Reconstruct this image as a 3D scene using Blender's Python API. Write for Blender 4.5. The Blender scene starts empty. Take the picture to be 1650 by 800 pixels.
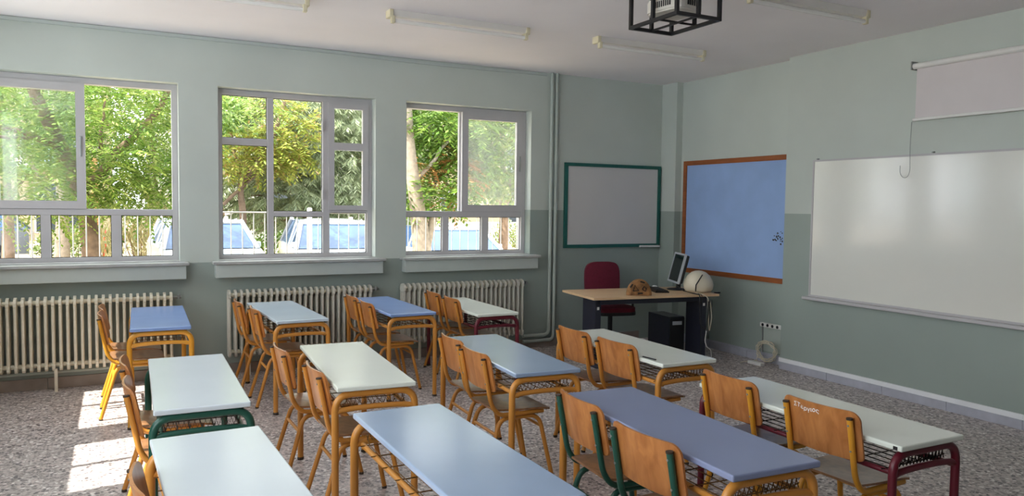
import bpy, bmesh, math, random
from mathutils import Vector, Matrix
PI = math.pi
S = bpy.context.scene
C = S.collection
rnd = random.Random(7)

# ------------------------------------------------------------------ camera
FPX, YAW, PITCH, ROLL, EYE = 1222.01, 0.480084, 0.055379, 0.0126375, 1.65689
_f = Vector((math.sin(YAW)*math.cos(PITCH), math.cos(YAW)*math.cos(PITCH), -math.sin(PITCH)))
_r = Vector((math.cos(YAW), -math.sin(YAW), 0)); _u = _r.cross(_f)
CR = _r*math.cos(ROLL) + _u*math.sin(ROLL); CU = -_r*math.sin(ROLL) + _u*math.cos(ROLL)
cd = bpy.data.cameras.new('camera'); cam = bpy.data.objects.new('camera', cd); C.objects.link(cam)
cd.sensor_width = 36; cd.lens = FPX/1650*36; cd.clip_start = .02; cd.clip_end = 400
m = Matrix((CR, CU, -_f)).transposed().to_4x4(); m.translation = (0, 0, EYE); cam.matrix_world = m
S.camera = cam

def ray_on(px, py, axis, val):
    """point where the sight line through a photo pixel meets the plane axis = val"""
    d = _f + CR*((px-825)/FPX) - CU*((py-400)/FPX); o = Vector((0, 0, EYE))
    return o + d*((val-o[axis])/d[axis])

# ------------------------------------------------------------------ sky, sun, exposure
SKY = 6.0
w = bpy.data.worlds.new('sky'); S.world = w; w.use_nodes = True
bg = w.node_tree.nodes['Background']; bg.inputs[0].default_value = (.90, .95, 1.0, 1); bg.inputs[1].default_value = SKY
SUN_EL, SUN_AZ = math.radians(55), math.radians(7)
SUN_DIR = Vector((math.cos(SUN_EL)*math.cos(SUN_AZ), math.cos(SUN_EL)*math.sin(SUN_AZ), -math.sin(SUN_EL)))
sd = bpy.data.lights.new('sun', 'SUN'); sd.energy = 13.0; sd.angle = .009; sd.color = (1, .95, .86)
sun = bpy.data.objects.new('sun', sd); C.objects.link(sun); sun.location = (-6, 0, 12)
sun.rotation_euler = SUN_DIR.to_track_quat('-Z', 'Y').to_euler()
vs = S.view_settings; S.display_settings.display_device = 'sRGB'
vs.view_transform = 'Standard'; vs.look = 'None'; vs.gamma = 1; vs.use_curve_mapping = False; vs.exposure = 0.06
S.cycles.max_bounces = 10; S.cycles.diffuse_bounces = 6; S.cycles.transparent_max_bounces = 24

# ------------------------------------------------------------------ materials
def lin(c):
    return tuple(((v/255)/12.92 if v/255 <= .04045 else ((v/255+.055)/1.055)**2.4) for v in c)
class NT:
    def __init__(s, mat): s.t = mat.node_tree; s.n = s.t.nodes
    def add(s, typ, **k):
        x = s.n.new(typ)
        for a, b in k.items(): setattr(x, a, b)
        return x
    def link(s, a, b): s.t.links.new(a, b)
def new_mat(name):
    mt = bpy.data.materials.new(name); mt.use_nodes = True
    return mt, NT(mt), mt.node_tree.nodes['Principled BSDF']
def mat(name, col, rough=.5, metal=0, var=.08, scale=6, bump=0, coat=0, spec=.5, stretch=None, fine=None):
    mt, nt, b = new_mat(name); c = lin(col)
    tc = nt.add('ShaderNodeTexCoord'); mp = nt.add('ShaderNodeMapping')
    nt.link(tc.outputs['Object'], mp.inputs[0])
    if stretch: mp.inputs['Scale'].default_value = stretch
    no = nt.add('ShaderNodeTexNoise'); no.inputs['Scale'].default_value = scale; no.inputs['Detail'].default_value = 5
    nt.link(mp.outputs[0], no.inputs['Vector'])
    cr = nt.add('ShaderNodeValToRGB')
    cr.color_ramp.elements[0].position = .3; cr.color_ramp.elements[1].position = .7
    cr.color_ramp.elements[0].color = tuple(max(0, v*(1-var)) for v in c)+(1,)
    cr.color_ramp.elements[1].color = tuple(min(1, v*(1+var)) for v in c)+(1,)
    nt.link(no.outputs[0], cr.inputs[0]); nt.link(cr.outputs[0], b.inputs['Base Color'])
    b.inputs['Roughness'].default_value = rough; b.inputs['Metallic'].default_value = metal
    b.inputs['Specular IOR Level'].default_value = spec
    if coat: b.inputs['Coat Weight'].default_value = coat; b.inputs['Coat Roughness'].default_value = .12
    if bump:
        bp = nt.add('ShaderNodeBump'); bp.inputs['Strength'].default_value = bump; bp.inputs['Distance'].default_value = .01
        nt.link(no.outputs[0], bp.inputs['Height']); nt.link(bp.outputs[0], b.inputs['Normal'])
    return mt

def wall_mat():
    mt, nt, b = new_mat('two_tone_wall_paint')
    geo = nt.add('ShaderNodeNewGeometry'); sx = nt.add('ShaderNodeSeparateXYZ'); nt.link(geo.outputs['Position'], sx.inputs[0])
    # the dark dado is lower (sill height) between the windows than on the rest of the room
    gx = nt.add('ShaderNodeMath', operation='LESS_THAN'); gx.inputs[1].default_value = 4.2; nt.link(sx.outputs[0], gx.inputs[0])
    gy = nt.add('ShaderNodeMath', operation='GREATER_THAN'); gy.inputs[1].default_value = 7.5; nt.link(sx.outputs[1], gy.inputs[0])
    gm = nt.add('ShaderNodeMath', operation='MULTIPLY'); nt.link(gx.outputs[0], gm.inputs[0]); nt.link(gy.outputs[0], gm.inputs[1])
    gl = nt.add('ShaderNodeMapRange'); gl.inputs[3].default_value = 1.615; gl.inputs[4].default_value = 1.085; nt.link(gm.outputs[0], gl.inputs[0])
    st = nt.add('ShaderNodeMath', operation='GREATER_THAN'); nt.link(sx.outputs[2], st.inputs[0]); nt.link(gl.outputs[0], st.inputs[1])
    mx = nt.add('ShaderNodeMix', data_type='RGBA'); mx.inputs[6].default_value = lin((152, 164, 157))+(1,); mx.inputs[7].default_value = lin((194, 202, 195))+(1,)
    nt.link(st.outputs[0], mx.inputs[0])
    no = nt.add('ShaderNodeTexNoise'); no.inputs['Scale'].default_value = 1.3; no.inputs['Detail'].default_value = 6; nt.link(geo.outputs['Position'], no.inputs['Vector'])
    mr = nt.add('ShaderNodeMapRange'); mr.inputs[1].default_value = .3; mr.inputs[2].default_value = .7; mr.inputs[3].default_value = .95; mr.inputs[4].default_value = 1.04
    nt.link(no.outputs[0], mr.inputs[0])
    ml = nt.add('ShaderNodeMix', data_type='RGBA', blend_type='MULTIPLY'); ml.inputs[0].default_value = 1
    nt.link(mx.outputs[2], ml.inputs[6]); nt.link(mr.outputs[0], ml.inputs[7]); nt.link(ml.outputs[2], b.inputs['Base Color'])
    rg = nt.add('ShaderNodeMapRange'); rg.inputs[3].default_value = .42; rg.inputs[4].default_value = .75; nt.link(st.outputs[0], rg.inputs[0]); nt.link(rg.outputs[0], b.inputs['Roughness'])
    n2 = nt.add('ShaderNodeTexNoise'); n2.inputs['Scale'].default_value = 60; nt.link(geo.outputs['Position'], n2.inputs['Vector'])
    bp = nt.add('ShaderNodeBump'); bp.inputs['Strength'].default_value = .06; bp.inputs['Distance'].default_value = .004
    nt.link(n2.outputs[0], bp.inputs['Height']); nt.link(bp.outputs[0], b.inputs['Normal'])
    return mt
def terrazzo():
    mt, nt, b = new_mat('terrazzo_chips')
    geo = nt.add('ShaderNodeNewGeometry')
    vo = nt.add('ShaderNodeTexVoronoi'); vo.inputs['Scale'].default_value = 48; nt.link(geo.outputs['Position'], vo.inputs['Vector'])
    cr = nt.add('ShaderNodeValToRGB'); e = cr.color_ramp.elements
    cols = [(0, (88, 80, 82)), (.14, (150, 138, 134)), (.34, (194, 184, 180)), (.56, (208, 194, 190)), (.74, (126, 116, 116)), (.86, (234, 228, 224))]
    cr.color_ramp.interpolation = 'CONSTANT'
    e[0].position = 0; e[0].color = lin(cols[0][1])+(1,); e[1].position = cols[1][0]; e[1].color = lin(cols[1][1])+(1,)
    for p, c in cols[2:]:
        q = e.new(p); q.color = lin(c)+(1,)
    sp = nt.add('ShaderNodeSeparateColor'); nt.link(vo.outputs['Color'], sp.inputs[0]); nt.link(sp.outputs[0], cr.inputs[0])
    vd = nt.add('ShaderNodeTexVoronoi', feature='DISTANCE_TO_EDGE'); vd.inputs['Scale'].default_value = 48; nt.link(geo.outputs['Position'], vd.inputs['Vector'])
    lt = nt.add('ShaderNodeMath', operation='LESS_THAN'); lt.inputs[1].default_value = .09; nt.link(vd.outputs['Distance'], lt.inputs[0])
    mx = nt.add('ShaderNodeMix', data_type='RGBA'); mx.inputs[7].default_value = lin((178, 168, 164))+(1,)
    nt.link(lt.outputs[0], mx.inputs[0]); nt.link(cr.outputs[0], mx.inputs[6]); nt.link(mx.outputs[2], b.inputs['Base Color'])
    b.inputs['Roughness'].default_value = .38; b.inputs['Specular IOR Level'].default_value = .4
    return mt
def plywood(name, c1, c2, rough=.35):
    mt, nt, b = new_mat(name)
    tc = nt.add('ShaderNodeTexCoord'); mp = nt.add('ShaderNodeMapping'); mp.inputs['Scale'].default_value = (3, 3, 1)
    oi = nt.add('ShaderNodeObjectInfo'); va = nt.add('ShaderNodeVectorMath', operation='MULTIPLY_ADD')
    cx = nt.add('ShaderNodeCombineXYZ'); nt.link(oi.outputs['Random'], cx.inputs[0]); nt.link(oi.outputs['Random'], cx.inputs[2])
    va.inputs[1].default_value = (9, 9, 9); nt.link(cx.outputs[0], va.inputs[0]); nt.link(tc.outputs['Object'], va.inputs[2]); nt.link(va.outputs[0], mp.inputs[0])
    no = nt.add('ShaderNodeTexNoise'); no.inputs['Scale'].default_value = 7; no.inputs['Detail'].default_value = 6; no.inputs['Distortion'].default_value = .6
    nt.link(mp.outputs[0], no.inputs['Vector'])
    cr = nt.add('ShaderNodeValToRGB'); cr.color_ramp.elements[0].position = .32; cr.color_ramp.elements[1].position = .72
    cr.color_ramp.elements[0].color = lin(c1)+(1,); cr.color_ramp.elements[1].color = lin(c2)+(1,)
    nt.link(no.outputs[0], cr.inputs[0]); nt.link(cr.outputs[0], b.inputs['Base Color'])
    b.inputs['Roughness'].default_value = rough; b.inputs['Coat Weight'].default_value = .25; b.inputs['Coat Roughness'].default_value = .2
    return mt
def chipped(name, col, chip=(60, 52, 46), amount=.73):
    mt, nt, b = new_mat(name)
    geo = nt.add('ShaderNodeNewGeometry'); no = nt.add('ShaderNodeTexNoise'); no.inputs['Scale'].default_value = 9; no.inputs['Detail'].default_value = 8; no.inputs['Roughness'].default_value = .62
    nt.link(geo.outputs['Position'], no.inputs['Vector'])
    gt = nt.add('ShaderNodeMath', operation='GREATER_THAN'); gt.inputs[1].default_value = amount; nt.link(no.outputs[0], gt.inputs[0])
    n2 = nt.add('ShaderNodeTexNoise'); n2.inputs['Scale'].default_value = 3; nt.link(geo.outputs['Position'], n2.inputs['Vector'])
    cr = nt.add('ShaderNodeValToRGB'); c = lin(col); cr.color_ramp.elements[0].color = tuple(v*.82 for v in c)+(1,); cr.color_ramp.elements[1].color = tuple(min(1, v*1.15) for v in c)+(1,)
    nt.link(n2.outputs[0], cr.inputs[0])
    mx = nt.add('ShaderNodeMix', data_type='RGBA'); mx.inputs[7].default_value = lin(chip)+(1,)
    nt.link(gt.outputs[0], mx.inputs[0]); nt.link(cr.outputs[0], mx.inputs[6]); nt.link(mx.outputs[2], b.inputs['Base Color'])
    b.inputs['Roughness'].default_value = .36
    return mt
def glass(name, refl=.06, haze=0.0, tint=(1, 1, 1)):
    mt = bpy.data.materials.new(name); mt.use_nodes = True; nt = NT(mt); nt.n.clear()
    out = nt.add('ShaderNodeOutputMaterial'); tr = nt.add('ShaderNodeBsdfTransparent'); gl = nt.add('ShaderNodeBsdfGlossy')
    tr.inputs[0].default_value = tint+(1,); gl.inputs['Roughness'].default_value = .03
    mx = nt.add('ShaderNodeMixShader'); mx.inputs[0].default_value = refl
    nt.link(tr.outputs[0], mx.inputs[1]); nt.link(gl.outputs[0], mx.inputs[2])
    last = mx
    if haze:
        df = nt.add('ShaderNodeBsdfTranslucent'); df.inputs[0].default_value = (.85, .9, .86, 1)
        no = nt.add('ShaderNodeTexNoise'); no.inputs['Scale'].default_value = 2.2; mr = nt.add('ShaderNodeMapRange'); mr.inputs[1].default_value = .3; mr.inputs[2].default_value = .7; mr.inputs[3].default_value = haze*.75; mr.inputs[4].default_value = haze*1.25
        nt.link(no.outputs[0], mr.inputs[0])
        m2 = nt.add('ShaderNodeMixShader'); nt.link(mr.outputs[0], m2.inputs[0]); nt.link(mx.outputs[0], m2.inputs[1]); nt.link(df.outputs[0], m2.inputs[2]); last = m2
    nt.link(last.outputs[0], out.inputs[0]); return mt
def leafmat(name, cols, trans=.45):
    trans *= .75
    mt = bpy.data.materials.new(name); mt.use_nodes = True; nt = NT(mt); nt.n.clear()
    out = nt.add('ShaderNodeOutputMaterial'); geo = nt.add('ShaderNodeNewGeometry'); cr = nt.add('ShaderNodeValToRGB'); e = cr.color_ramp.elements
    n = len(cols)
    for i, c in enumerate(cols):
        q = e[i] if i < 2 else e.new(1)
        q.position = i/(n-1); q.color = tuple(v*.72 for v in lin(c))+(1,)
    nt.link(geo.outputs['Random Per Island'], cr.inputs[0])
    df = nt.add('ShaderNodeBsdfDiffuse'); tl = nt.add('ShaderNodeBsdfTranslucent'); mx = nt.add('ShaderNodeMixShader'); mx.inputs[0].default_value = trans
    nt.link(cr.outputs[0], df.inputs[0]); nt.link(cr.outputs[0], tl.inputs[0]); nt.link(df.outputs[0], mx.inputs[1]); nt.link(tl.outputs[0], mx.inputs[2])
    gl = nt.add('ShaderNodeBsdfGlossy'); gl.inputs['Roughness'].default_value = .4; m2 = nt.add('ShaderNodeMixShader'); m2.inputs[0].default_value = .06
    nt.link(mx.outputs[0], m2.inputs[1]); nt.link(gl.outputs[0], m2.inputs[2]); nt.link(m2.outputs[0], out.inputs[0]); return mt

M = dict(
    wall=wall_mat(), floor=terrazzo(),
    ceiling=mat('ceiling_plaster', (240, 236, 238), .9, var=.03, scale=1.2, bump=.04),
    skirt=mat('grey_marble', (178, 180, 192), .35, var=.10, scale=9), strip=mat('white_duct', (240, 242, 246), .5, var=.03),
    alu=mat('white_aluminium', (188, 186, 188), .4, var=.03), gasket=mat('black_rubber', (24, 24, 26), .6),
    apron=mat('light_wall_paint', (186, 195, 190), .6, var=.03), marble=mat('sill_marble', (176, 178, 176), .3, var=.08, scale=12),
    glass=glass('clear_glass', .016), hazy=glass('dusty_glass', .03, .07), dull=glass('doubled_glass', .035, .025, (.88, .92, .92)),
    rad=mat('cream_radiator_enamel', (226, 220, 200), .4, var=.08, scale=10), pipe=mat('painted_pipe', (176, 186, 178), .45, var=.05),
    greyrad=mat('grey_radiator_enamel', (204, 202, 190), .42, var=.1, scale=10),
    orange=chipped('orange_yellow_enamel', (200, 136, 58)), yellow=chipped('yellow_enamel', (216, 152, 46), amount=.8), green=chipped('green_enamel', (30, 82, 68), amount=.85),
    maroon=chipped('maroon_enamel', (98, 18, 36), amount=.86), black=mat('black_plastic', (20, 21, 24), .45), cap=mat('rubber_foot', (58, 46, 36), .7),
    ply=plywood('varnished_plywood', (158, 96, 46), (196, 132, 74)), plyedge=plywood('plywood_light', (186, 130, 72), (214, 166, 110)), seat=plywood('seat_plywood', (124, 86, 56), (164, 118, 78), .28),
    wire=mat('dark_wire', (46, 34, 30), .5, .4), goldwire=mat('brass_wire', (120, 84, 40), .45, .3),
    lam_white=mat('white_laminate', (222, 228, 218), .22, var=.02, scale=3), lam_cool=mat('cool_white_laminate', (206, 216, 222), .2, var=.02, scale=3),
    lam_pale=mat('pale_blue_laminate', (190, 206, 218), .16, var=.03, scale=3), lam_blue=mat('blue_laminate', (128, 156, 206), .2, var=.04, scale=4),
    lam_grey=mat('blue_grey_laminate', (148, 168, 194), .2, var=.03, scale=3), lam_deep=mat('slate_blue_laminate', (132, 142, 174), .24, var=.03, scale=3),
    wb=mat('white_board_enamel', (226, 226, 218), .12, var=.025, scale=1.4, coat=.6), wb_matte=mat('grey_white_board', (206, 204, 202), .35, var=.02, scale=2),
    gframe=mat('green_frame', (24, 92, 84), .4), brown=mat('brown_wood_frame', (146, 80, 36), .5, var=.2, scale=4, stretch=(8, 1, 8)), blue=mat('blue_felt', (152, 180, 226), .9, var=.07, scale=2.5, bump=.1),
    screen=mat('screen_fabric', (216, 210, 210), .9, var=.02), white=mat('white_plastic', (226, 226, 222), .4, var=.02), cream=mat('cream_plastic', (216, 208, 186), .45, var=.04),
    oak=mat('pale_oak_veneer', (214, 180, 140), .35, var=.1, scale=5, stretch=(1, 9, 9)), navy=mat('dark_blue_steel', (34, 36, 50), .4), wine=mat('wine_fabric', (100, 24, 46), .95, var=.12, scale=40, bump=.2),
    silver=mat('silver_plastic', (176, 182, 188), .35), lcd=mat('dark_screen', (20, 26, 30), .12), clay=mat('terracotta', (142, 100, 58), .75, var=.5, scale=16), ink=mat('dark_marking', (52, 40, 32), .7),
    metal=mat('galvanised_steel', (150, 154, 152), .4, .5), lamp=mat('lamp_housing', (222, 218, 212), .45, var=.03), tube=mat('lamp_tube_glass', (236, 234, 230), .2, var=.01), holder=mat('lamp_holder', (214, 206, 176), .5),
    cage=mat('black_steel', (22, 22, 26), .45), proj=mat('projector_casing', (206, 202, 192), .45, var=.05), paintw=mat('correction_fluid', (240, 240, 236), .6),
    bark=mat('brown_bark', (112, 92, 74), .9, var=.35, scale=9, bump=.8), palebark=mat('pale_bark', (142, 130, 114), .9, var=.25, scale=14, bump=.8),
    asphalt=mat('asphalt', (104, 102, 100), .9, var=.15, scale=3), sand=mat('sandy_soil', (176, 158, 130), .95, var=.22, scale=1.5), stucco=mat('white_stucco', (186, 184, 178), .9, var=.05),
    beige=mat('beige_stucco', (166, 150, 124), .9, var=.06), carwhite=mat('white_car_paint', (186, 190, 194), .2, coat=.8, var=.01), cardark=mat('dark_car_paint', (58, 66, 74), .25, coat=.8), carglass=mat('blue_car_glass', (62, 88, 124), .06, var=.25, scale=2),
    tyre=mat('tyre', (26, 26, 28), .8), rail=mat('white_railing', (186, 184, 178), .5), red=mat('red_plastic', (226, 66, 46), .5), darkgap=mat('dark_pane', (44, 54, 62), .2), railblue=mat('blue_white_railing', (150, 166, 186), .5),
)

# ------------------------------------------------------------------ mesh helpers
class MB:
    def __init__(s): s.v = []; s.f = []; s.s = []
    def add(s, vs, fs, smooth=False):
        o = len(s.v); s.v += [tuple(p) for p in vs]; s.f += [tuple(i+o for i in q) for q in fs]; s.s += [smooth]*len(fs); return s
    def box(s, a, b):
        x0, y0, z0 = a; x1, y1, z1 = b
        return s.add([(x0, y0, z0), (x1, y0, z0), (x1, y1, z0), (x0, y1, z0), (x0, y0, z1), (x1, y0, z1), (x1, y1, z1), (x0, y1, z1)],
                     [(0, 3, 2, 1), (4, 5, 6, 7), (0, 1, 5, 4), (1, 2, 6, 5), (2, 3, 7, 6), (3, 0, 4, 7)])
    def rbox(s, a, b, r=.004, seg=2):
        bm = bmesh.new(); bmesh.ops.create_cube(bm, size=1)
        for v in bm.verts: v.co = Vector([a[i]+(b[i]-a[i])*(v.co[i]+.5) for i in range(3)])
        bmesh.ops.bevel(bm, geom=bm.edges[:], offset=r, segments=seg, profile=.5, affect='EDGES')
        bm.verts.ensure_lookup_table(); bm.verts.index_update()
        s.add([v.co[:] for v in bm.verts], [[v.index for v in f.verts] for f in bm.faces]); bm.free(); return s
    def tube(s, path, r, n=8, cap=True):
        P = [Vector(p) for p in path]; k = len(P); rr = r if isinstance(r, (list, tuple)) else [r]*k
        T = [(P[min(i+1, k-1)]-P[max(i-1, 0)]).normalized() for i in range(k)]
        up = Vector((0, 0, 1)) if abs(T[0].z) < .9 else Vector((1, 0, 0)); nrm = (up-T[0]*up.dot(T[0])).normalized()
        vs = []
        for i in range(k):
            nrm = (nrm-T[i]*nrm.dot(T[i])).normalized(); bi = T[i].cross(nrm)
            for j in range(n):
                a = 2*PI*j/n; vs.append(P[i]+(nrm*math.cos(a)+bi*math.sin(a))*rr[i])
        fs = [(i*n+j, i*n+(j+1) % n, (i+1)*n+(j+1) % n, (i+1)*n+j) for i in range(k-1) for j in range(n)]
        s.add(vs, fs, True)
        if cap: s.add([vs[j] for j in range(n)], [tuple(range(n))[::-1]]); s.add([vs[(k-1)*n+j] for j in range(n)], [tuple(range(n))])
        return s
    def prism(s, out, axis, a, b):
        """2-D outline extruded along axis from a to b"""
        ax = [i for i in range(3) if i != axis]; n = len(out); vs = []
        for t in (a, b):
            for p in out:
                q = [0, 0, 0]; q[axis] = t; q[ax[0]] = p[0]; q[ax[1]] = p[1]; vs.append(q)
        s.add(vs, [tuple(range(n)), tuple(range(2*n-1, n-1, -1))]+[(i, i+n, (i+1) % n+n, (i+1) % n) for i in range(n)]); return s
    def lathe(s, prof, n=20, c=(0, 0, 0), smooth=True):
        k = len(prof); vs = [(c[0]+r*math.cos(2*PI*j/n), c[1]+r*math.sin(2*PI*j/n), c[2]+z) for r, z in prof for j in range(n)]
        s.add(vs, [(i*n+j, i*n+(j+1) % n, (i+1)*n+(j+1) % n, (i+1)*n+j) for i in range(k-1) for j in range(n)]+[tuple(range(n))[::-1], tuple(range((k-1)*n, k*n))], smooth); return s
    def sheet(s, fn, us, vs_, th, dirn):
        """surface fn(u, v) with thickness th along dirn"""
        d = Vector(dirn)*th; nu, nv = len(us), len(vs_); A = [Vector(fn(u, v)) for u in us for v in vs_]; B = [p+d for p in A]; N = len(A); fs = []
        for i in range(nu-1):
            for j in range(nv-1):
                a, b, c, e = i*nv+j, (i+1)*nv+j, (i+1)*nv+j+1, i*nv+j+1; fs += [(a, b, c, e), (e+N, c+N, b+N, a+N)]
        s.add(A+B, fs, True)
        ring = [i*nv for i in range(nu)]+[(nu-1)*nv+j for j in range(1, nv)]+[i*nv+nv-1 for i in range(nu-2, -1, -1)]+[j for j in range(nv-2, 0, -1)]
        vv = [A[i] for i in ring]+[B[i] for i in ring]; L = len(ring)
        s.add(vv, [(i, i+L, (i+1) % L+L, (i+1) % L) for i in range(L)]); return s
    def mesh(s, name):
        me = bpy.data.meshes.new(name); me.from_pydata(s.v, [], s.f); me.polygons.foreach_set('use_smooth', s.s); me.update(); return me
    def build(s, name, mt, parent=None):
        me = s.mesh(name); me.materials.append(M[mt] if isinstance(mt, str) else mt); return link(name, me, parent)
def link(name, me, parent=None):
    o = bpy.data.objects.new(name, me); C.objects.link(o)
    if parent is not None: o.parent = parent
    return o
def tag(o, label=None, cat=None, group=None, kind=None):
    for k, v in (('label', label), ('category', cat), ('group', group), ('kind', kind)):
        if v: o[k] = v
    return o
def thing(name, label, cat, loc=(0, 0, 0), rz=0, group=None, kind=None):
    o = bpy.data.objects.new(name, None); C.objects.link(o); o.location = loc; o.rotation_euler = (0, 0, rz); o.empty_display_size = .1
    return tag(o, label, cat, group, kind)
def struct(name, mb, mt, label=None, cat=None):
    return tag(mb.build(name, mt), label, cat, kind='structure')
def copy_tree(o, parent=None):
    c = o.copy(); C.objects.link(c); c.parent = parent
    for ch in list(o.children): copy_tree(ch, c)
    return c
def fillet(path, r, seg=5):
    P = [Vector(p) for p in path]; out = [P[0]]
    for i in range(1, len(P)-1):
        a, b = (P[i-1]-P[i]), (P[i+1]-P[i]); rr = min(r, a.length*.49, b.length*.49); p0 = P[i]+a.normalized()*rr; p1 = P[i]+b.normalized()*rr
        for k in range(seg+1):
            t = k/seg; out.append(p0*(1-t)**2+P[i]*2*t*(1-t)+p1*t*t)
    out.append(P[-1]); return out
def arange(a, b, n): return [a+(b-a)*i/(n-1) for i in range(n)]

# ------------------------------------------------------------------ room shell
YW, XF, XR, ZC, XB, YB = 7.716, 6.102, 6.23, 3.204, -1.40, -2.3
EDGE_Y = 5.645                                # where the wall on the right steps forward
WT = .30                                      # thickness of the window wall
WIN = [(-1.02, .515), (.86, 2.40), (2.735, 4.25)]; WZ = (1.092, 2.755)
def wall_with_holes(along, fixed0, fixed1, a0, a1, holes):
    """wall along axis 0 (X) or 1 (Y); holes = (a0, a1, z0, z1)"""
    mb = MB(); A = sorted({a0, a1, *[h[0] for h in holes], *[h[1] for h in holes]}); Z = sorted({0, ZC, *[h[2] for h in holes], *[h[3] for h in holes]})
    for i in range(len(A)-1):
        for j in range(len(Z)-1):
            ca, cz = (A[i]+A[i+1])/2, (Z[j]+Z[j+1])/2
            if any(h[0] < ca < h[1] and h[2] < cz < h[3] for h in holes): continue
            if along == 0: mb.box((A[i], fixed0, Z[j]), (A[i+1], fixed1, Z[j+1]))
            else: mb.box((fixed0, A[i], Z[j]), (fixed1, A[i+1], Z[j+1]))
    return mb
struct('wall_left', wall_with_holes(0, YW, YW+WT, XB-.12, XR+.2, [(a, b, WZ[0], WZ[1]) for a, b in WIN]), 'wall', 'grey-green two-tone wall with three windows', 'wall')
struct('wall_right', MB().box((XF, YB, 0), (XF+.35, EDGE_Y, ZC)), 'wall', 'grey-green two-tone wall behind the big whiteboard', 'wall')
struct('wall_front', MB().box((XR, EDGE_Y, 0), (XR+.22, YW, ZC)), 'wall', 'recessed pale wall behind the blue pinboard', 'wall')
struct('wall_corner', MB().box((6.135, 7.43, 0), (XR, YW, ZC)), 'wall', 'narrow corner pillar between the window wall and pinboard wall', 'pillar')
BACK_OPENINGS = [(6.10, 7.32, 1.62, 2.62), (4.74, 5.70, 1.62, 2.99), (3.3, 4.35, 1.62, 2.99), (.2, 3.1, .8, 2.95),]  # last opening and the raised tops are added to let in fill light
struct('wall_back', wall_with_holes(1, XB-.12, XB, YB, YW+WT, BACK_OPENINGS), 'wall', 'unseen back wall with high openings and a large one added for fill light', 'wall')
struct('wall_rear', wall_with_holes(0, YB-.25, YB, XB-.12, XF+.35, []), mat('dark_bounce_cut', (74, 66, 60), .7), 'unseen rear wall, darkened to cut bounce light', 'wall')  # dark colour chosen to lessen bounce light on the window wall
struct('floor', MB().box((XB-.12, YB-.25, -.1), (XR+.22, YW+WT, 0)), 'floor', 'speckled grey and pink terrazzo floor', 'floor')
struct('ceiling', MB().box((XB-.12, YB-.25, ZC), (XR+.22, YW+WT, ZC+.15)), 'ceiling', 'plain white plaster ceiling', 'ceiling')
struct('sun_blocker', MB().box((XB-2.0, YB-.2, 3.0), (XB-.125, 3.18, 3.06)).box((XB-.224, 3.18, 3.0), (XB-.125, YW+WT, 3.06)), 'white', 'canopy added unseen to cut direct sun at the back openings', 'blocker')  # added out of view only to keep sun off the back openings
# thin bars of the high openings, seen only as shadow lines in the sun patch
b4 = MB()
for y in (6.79, 5.22, 3.8): b4.box((XB-.09, y-.02, 1.62), (XB-.05, y+.02, 2.99))
struct('window_4', b4, 'alu', 'thin upright bars in the high back openings', 'window')
# skirting: grey slabs with a white duct on top
bb = thing('baseboard_right', 'grey marble skirting slabs below a white cable duct', 'skirting', (XF, 0, 0), kind='structure')
y = EDGE_Y; slab = MB().rbox((-.014, -.597, 0), (-.0005, 0, .077), .0015, 1).mesh('slab'); slab.materials.append(M['skirt'])
while y > YB+.3:
    o = link('slab', slab, bb); o.location = (0, y, 0); y -= .6
MB().box((-.02, YB+.4, .078), (-.0005, EDGE_Y, .119)).build('cable_duct', 'strip', bb)
bb = thing('baseboard_front', 'grey marble skirting along the recessed wall', 'skirting', (XR, 0, 0), kind='structure')
for k in range(3):
    o = link('slab', slab, bb); o.location = (0, 7.43-.6*k, 0)
MB().box((-.012, EDGE_Y, .078), (-.0005, 7.43, .10)).build('ledge', 'skirt', bb)
bb = thing('baseboard_left', 'brownish skirting slabs under the radiators', 'skirting', (0, YW, 0), kind='structure')
sl2 = MB().rbox((0, -.016, 0), (.797, -.0005, .10), .0015, 1).mesh('slab'); sl2.materials.append(mat('brown_skirting', (150, 138, 128), .5, var=.15, scale=7))
for k in range(9):
    o = link('slab', sl2, bb); o.location = (-1.36+.8*k, 0, 0)
# trim where wall and ceiling meet, sagging a little in the middle
tr = MB()
for k in range(24):
    x0, x1 = XB+.02+k*.2425, XB+.02+(k+1)*.2425
    sag = lambda x: .014*max(0, math.sin(PI*min(1, max(0, (x-2.0)/2.2))))
    z0, z1 = sag(x0), sag(x1)
    vsx = [(x, YW-dy, ZC-.005-dz-s) for x, s in ((x0, z0), (x1, z1)) for dy, dz in ((.0005, 0), (.022, 0), (.022, .030), (.0005, .030))]
    tr.add(vsx, [(0, 1, 5, 4), (1, 2, 6, 5), (2, 3, 7, 6), (3, 0, 4, 7), (0, 3, 2, 1), (4, 5, 6, 7)])
struct('trim_1', tr, 'apron', 'narrow pale trim under the ceiling along the window wall', 'trim')

# ------------------------------------------------------------------ windows
FY = YW+.13                                   # front of the frames
def wx(px, py=270): return ray_on(px, py, 1, FY).x
def wz(px, py): return ray_on(px, py, 1, FY).z
def make_window(n, label, xa, xb):
    t = thing('window_%d' % n, label, 'window', (0, 0, 0), kind='structure'); z0, z1 = WZ
    fr = MB(); d0, d1 = FY, FY+.09
    fr.box((xa+.002, d0, z0+.012), (xa+.05, d1, z1-.002)); fr.box((xb-.05, d0, z0+.012), (xb-.002, d1, z1-.002))
    fr.box((xa+.05, d0, z1-.055), (xb-.05, d1, z1-.002)); fr.box((xa+.05, d0, z0+.012), (xb-.05, d1, z0+.05))
    fr.build('frame', 'alu', t)
    MB().rbox((xa-.07, YW-.155, z0-.022), (xb+.07, YW-.0005, z0+.005), .005).box((xa+.002, YW, z0+.0005), (xb-.002, FY+.02, z0+.012)).build('sill', 'marble', t)
    MB().rbox((xa-.045, YW-.125, .942), (xb+.045, YW-.0005, z0-.0225), .004).build('apron', 'apron', t)
    return t
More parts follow.
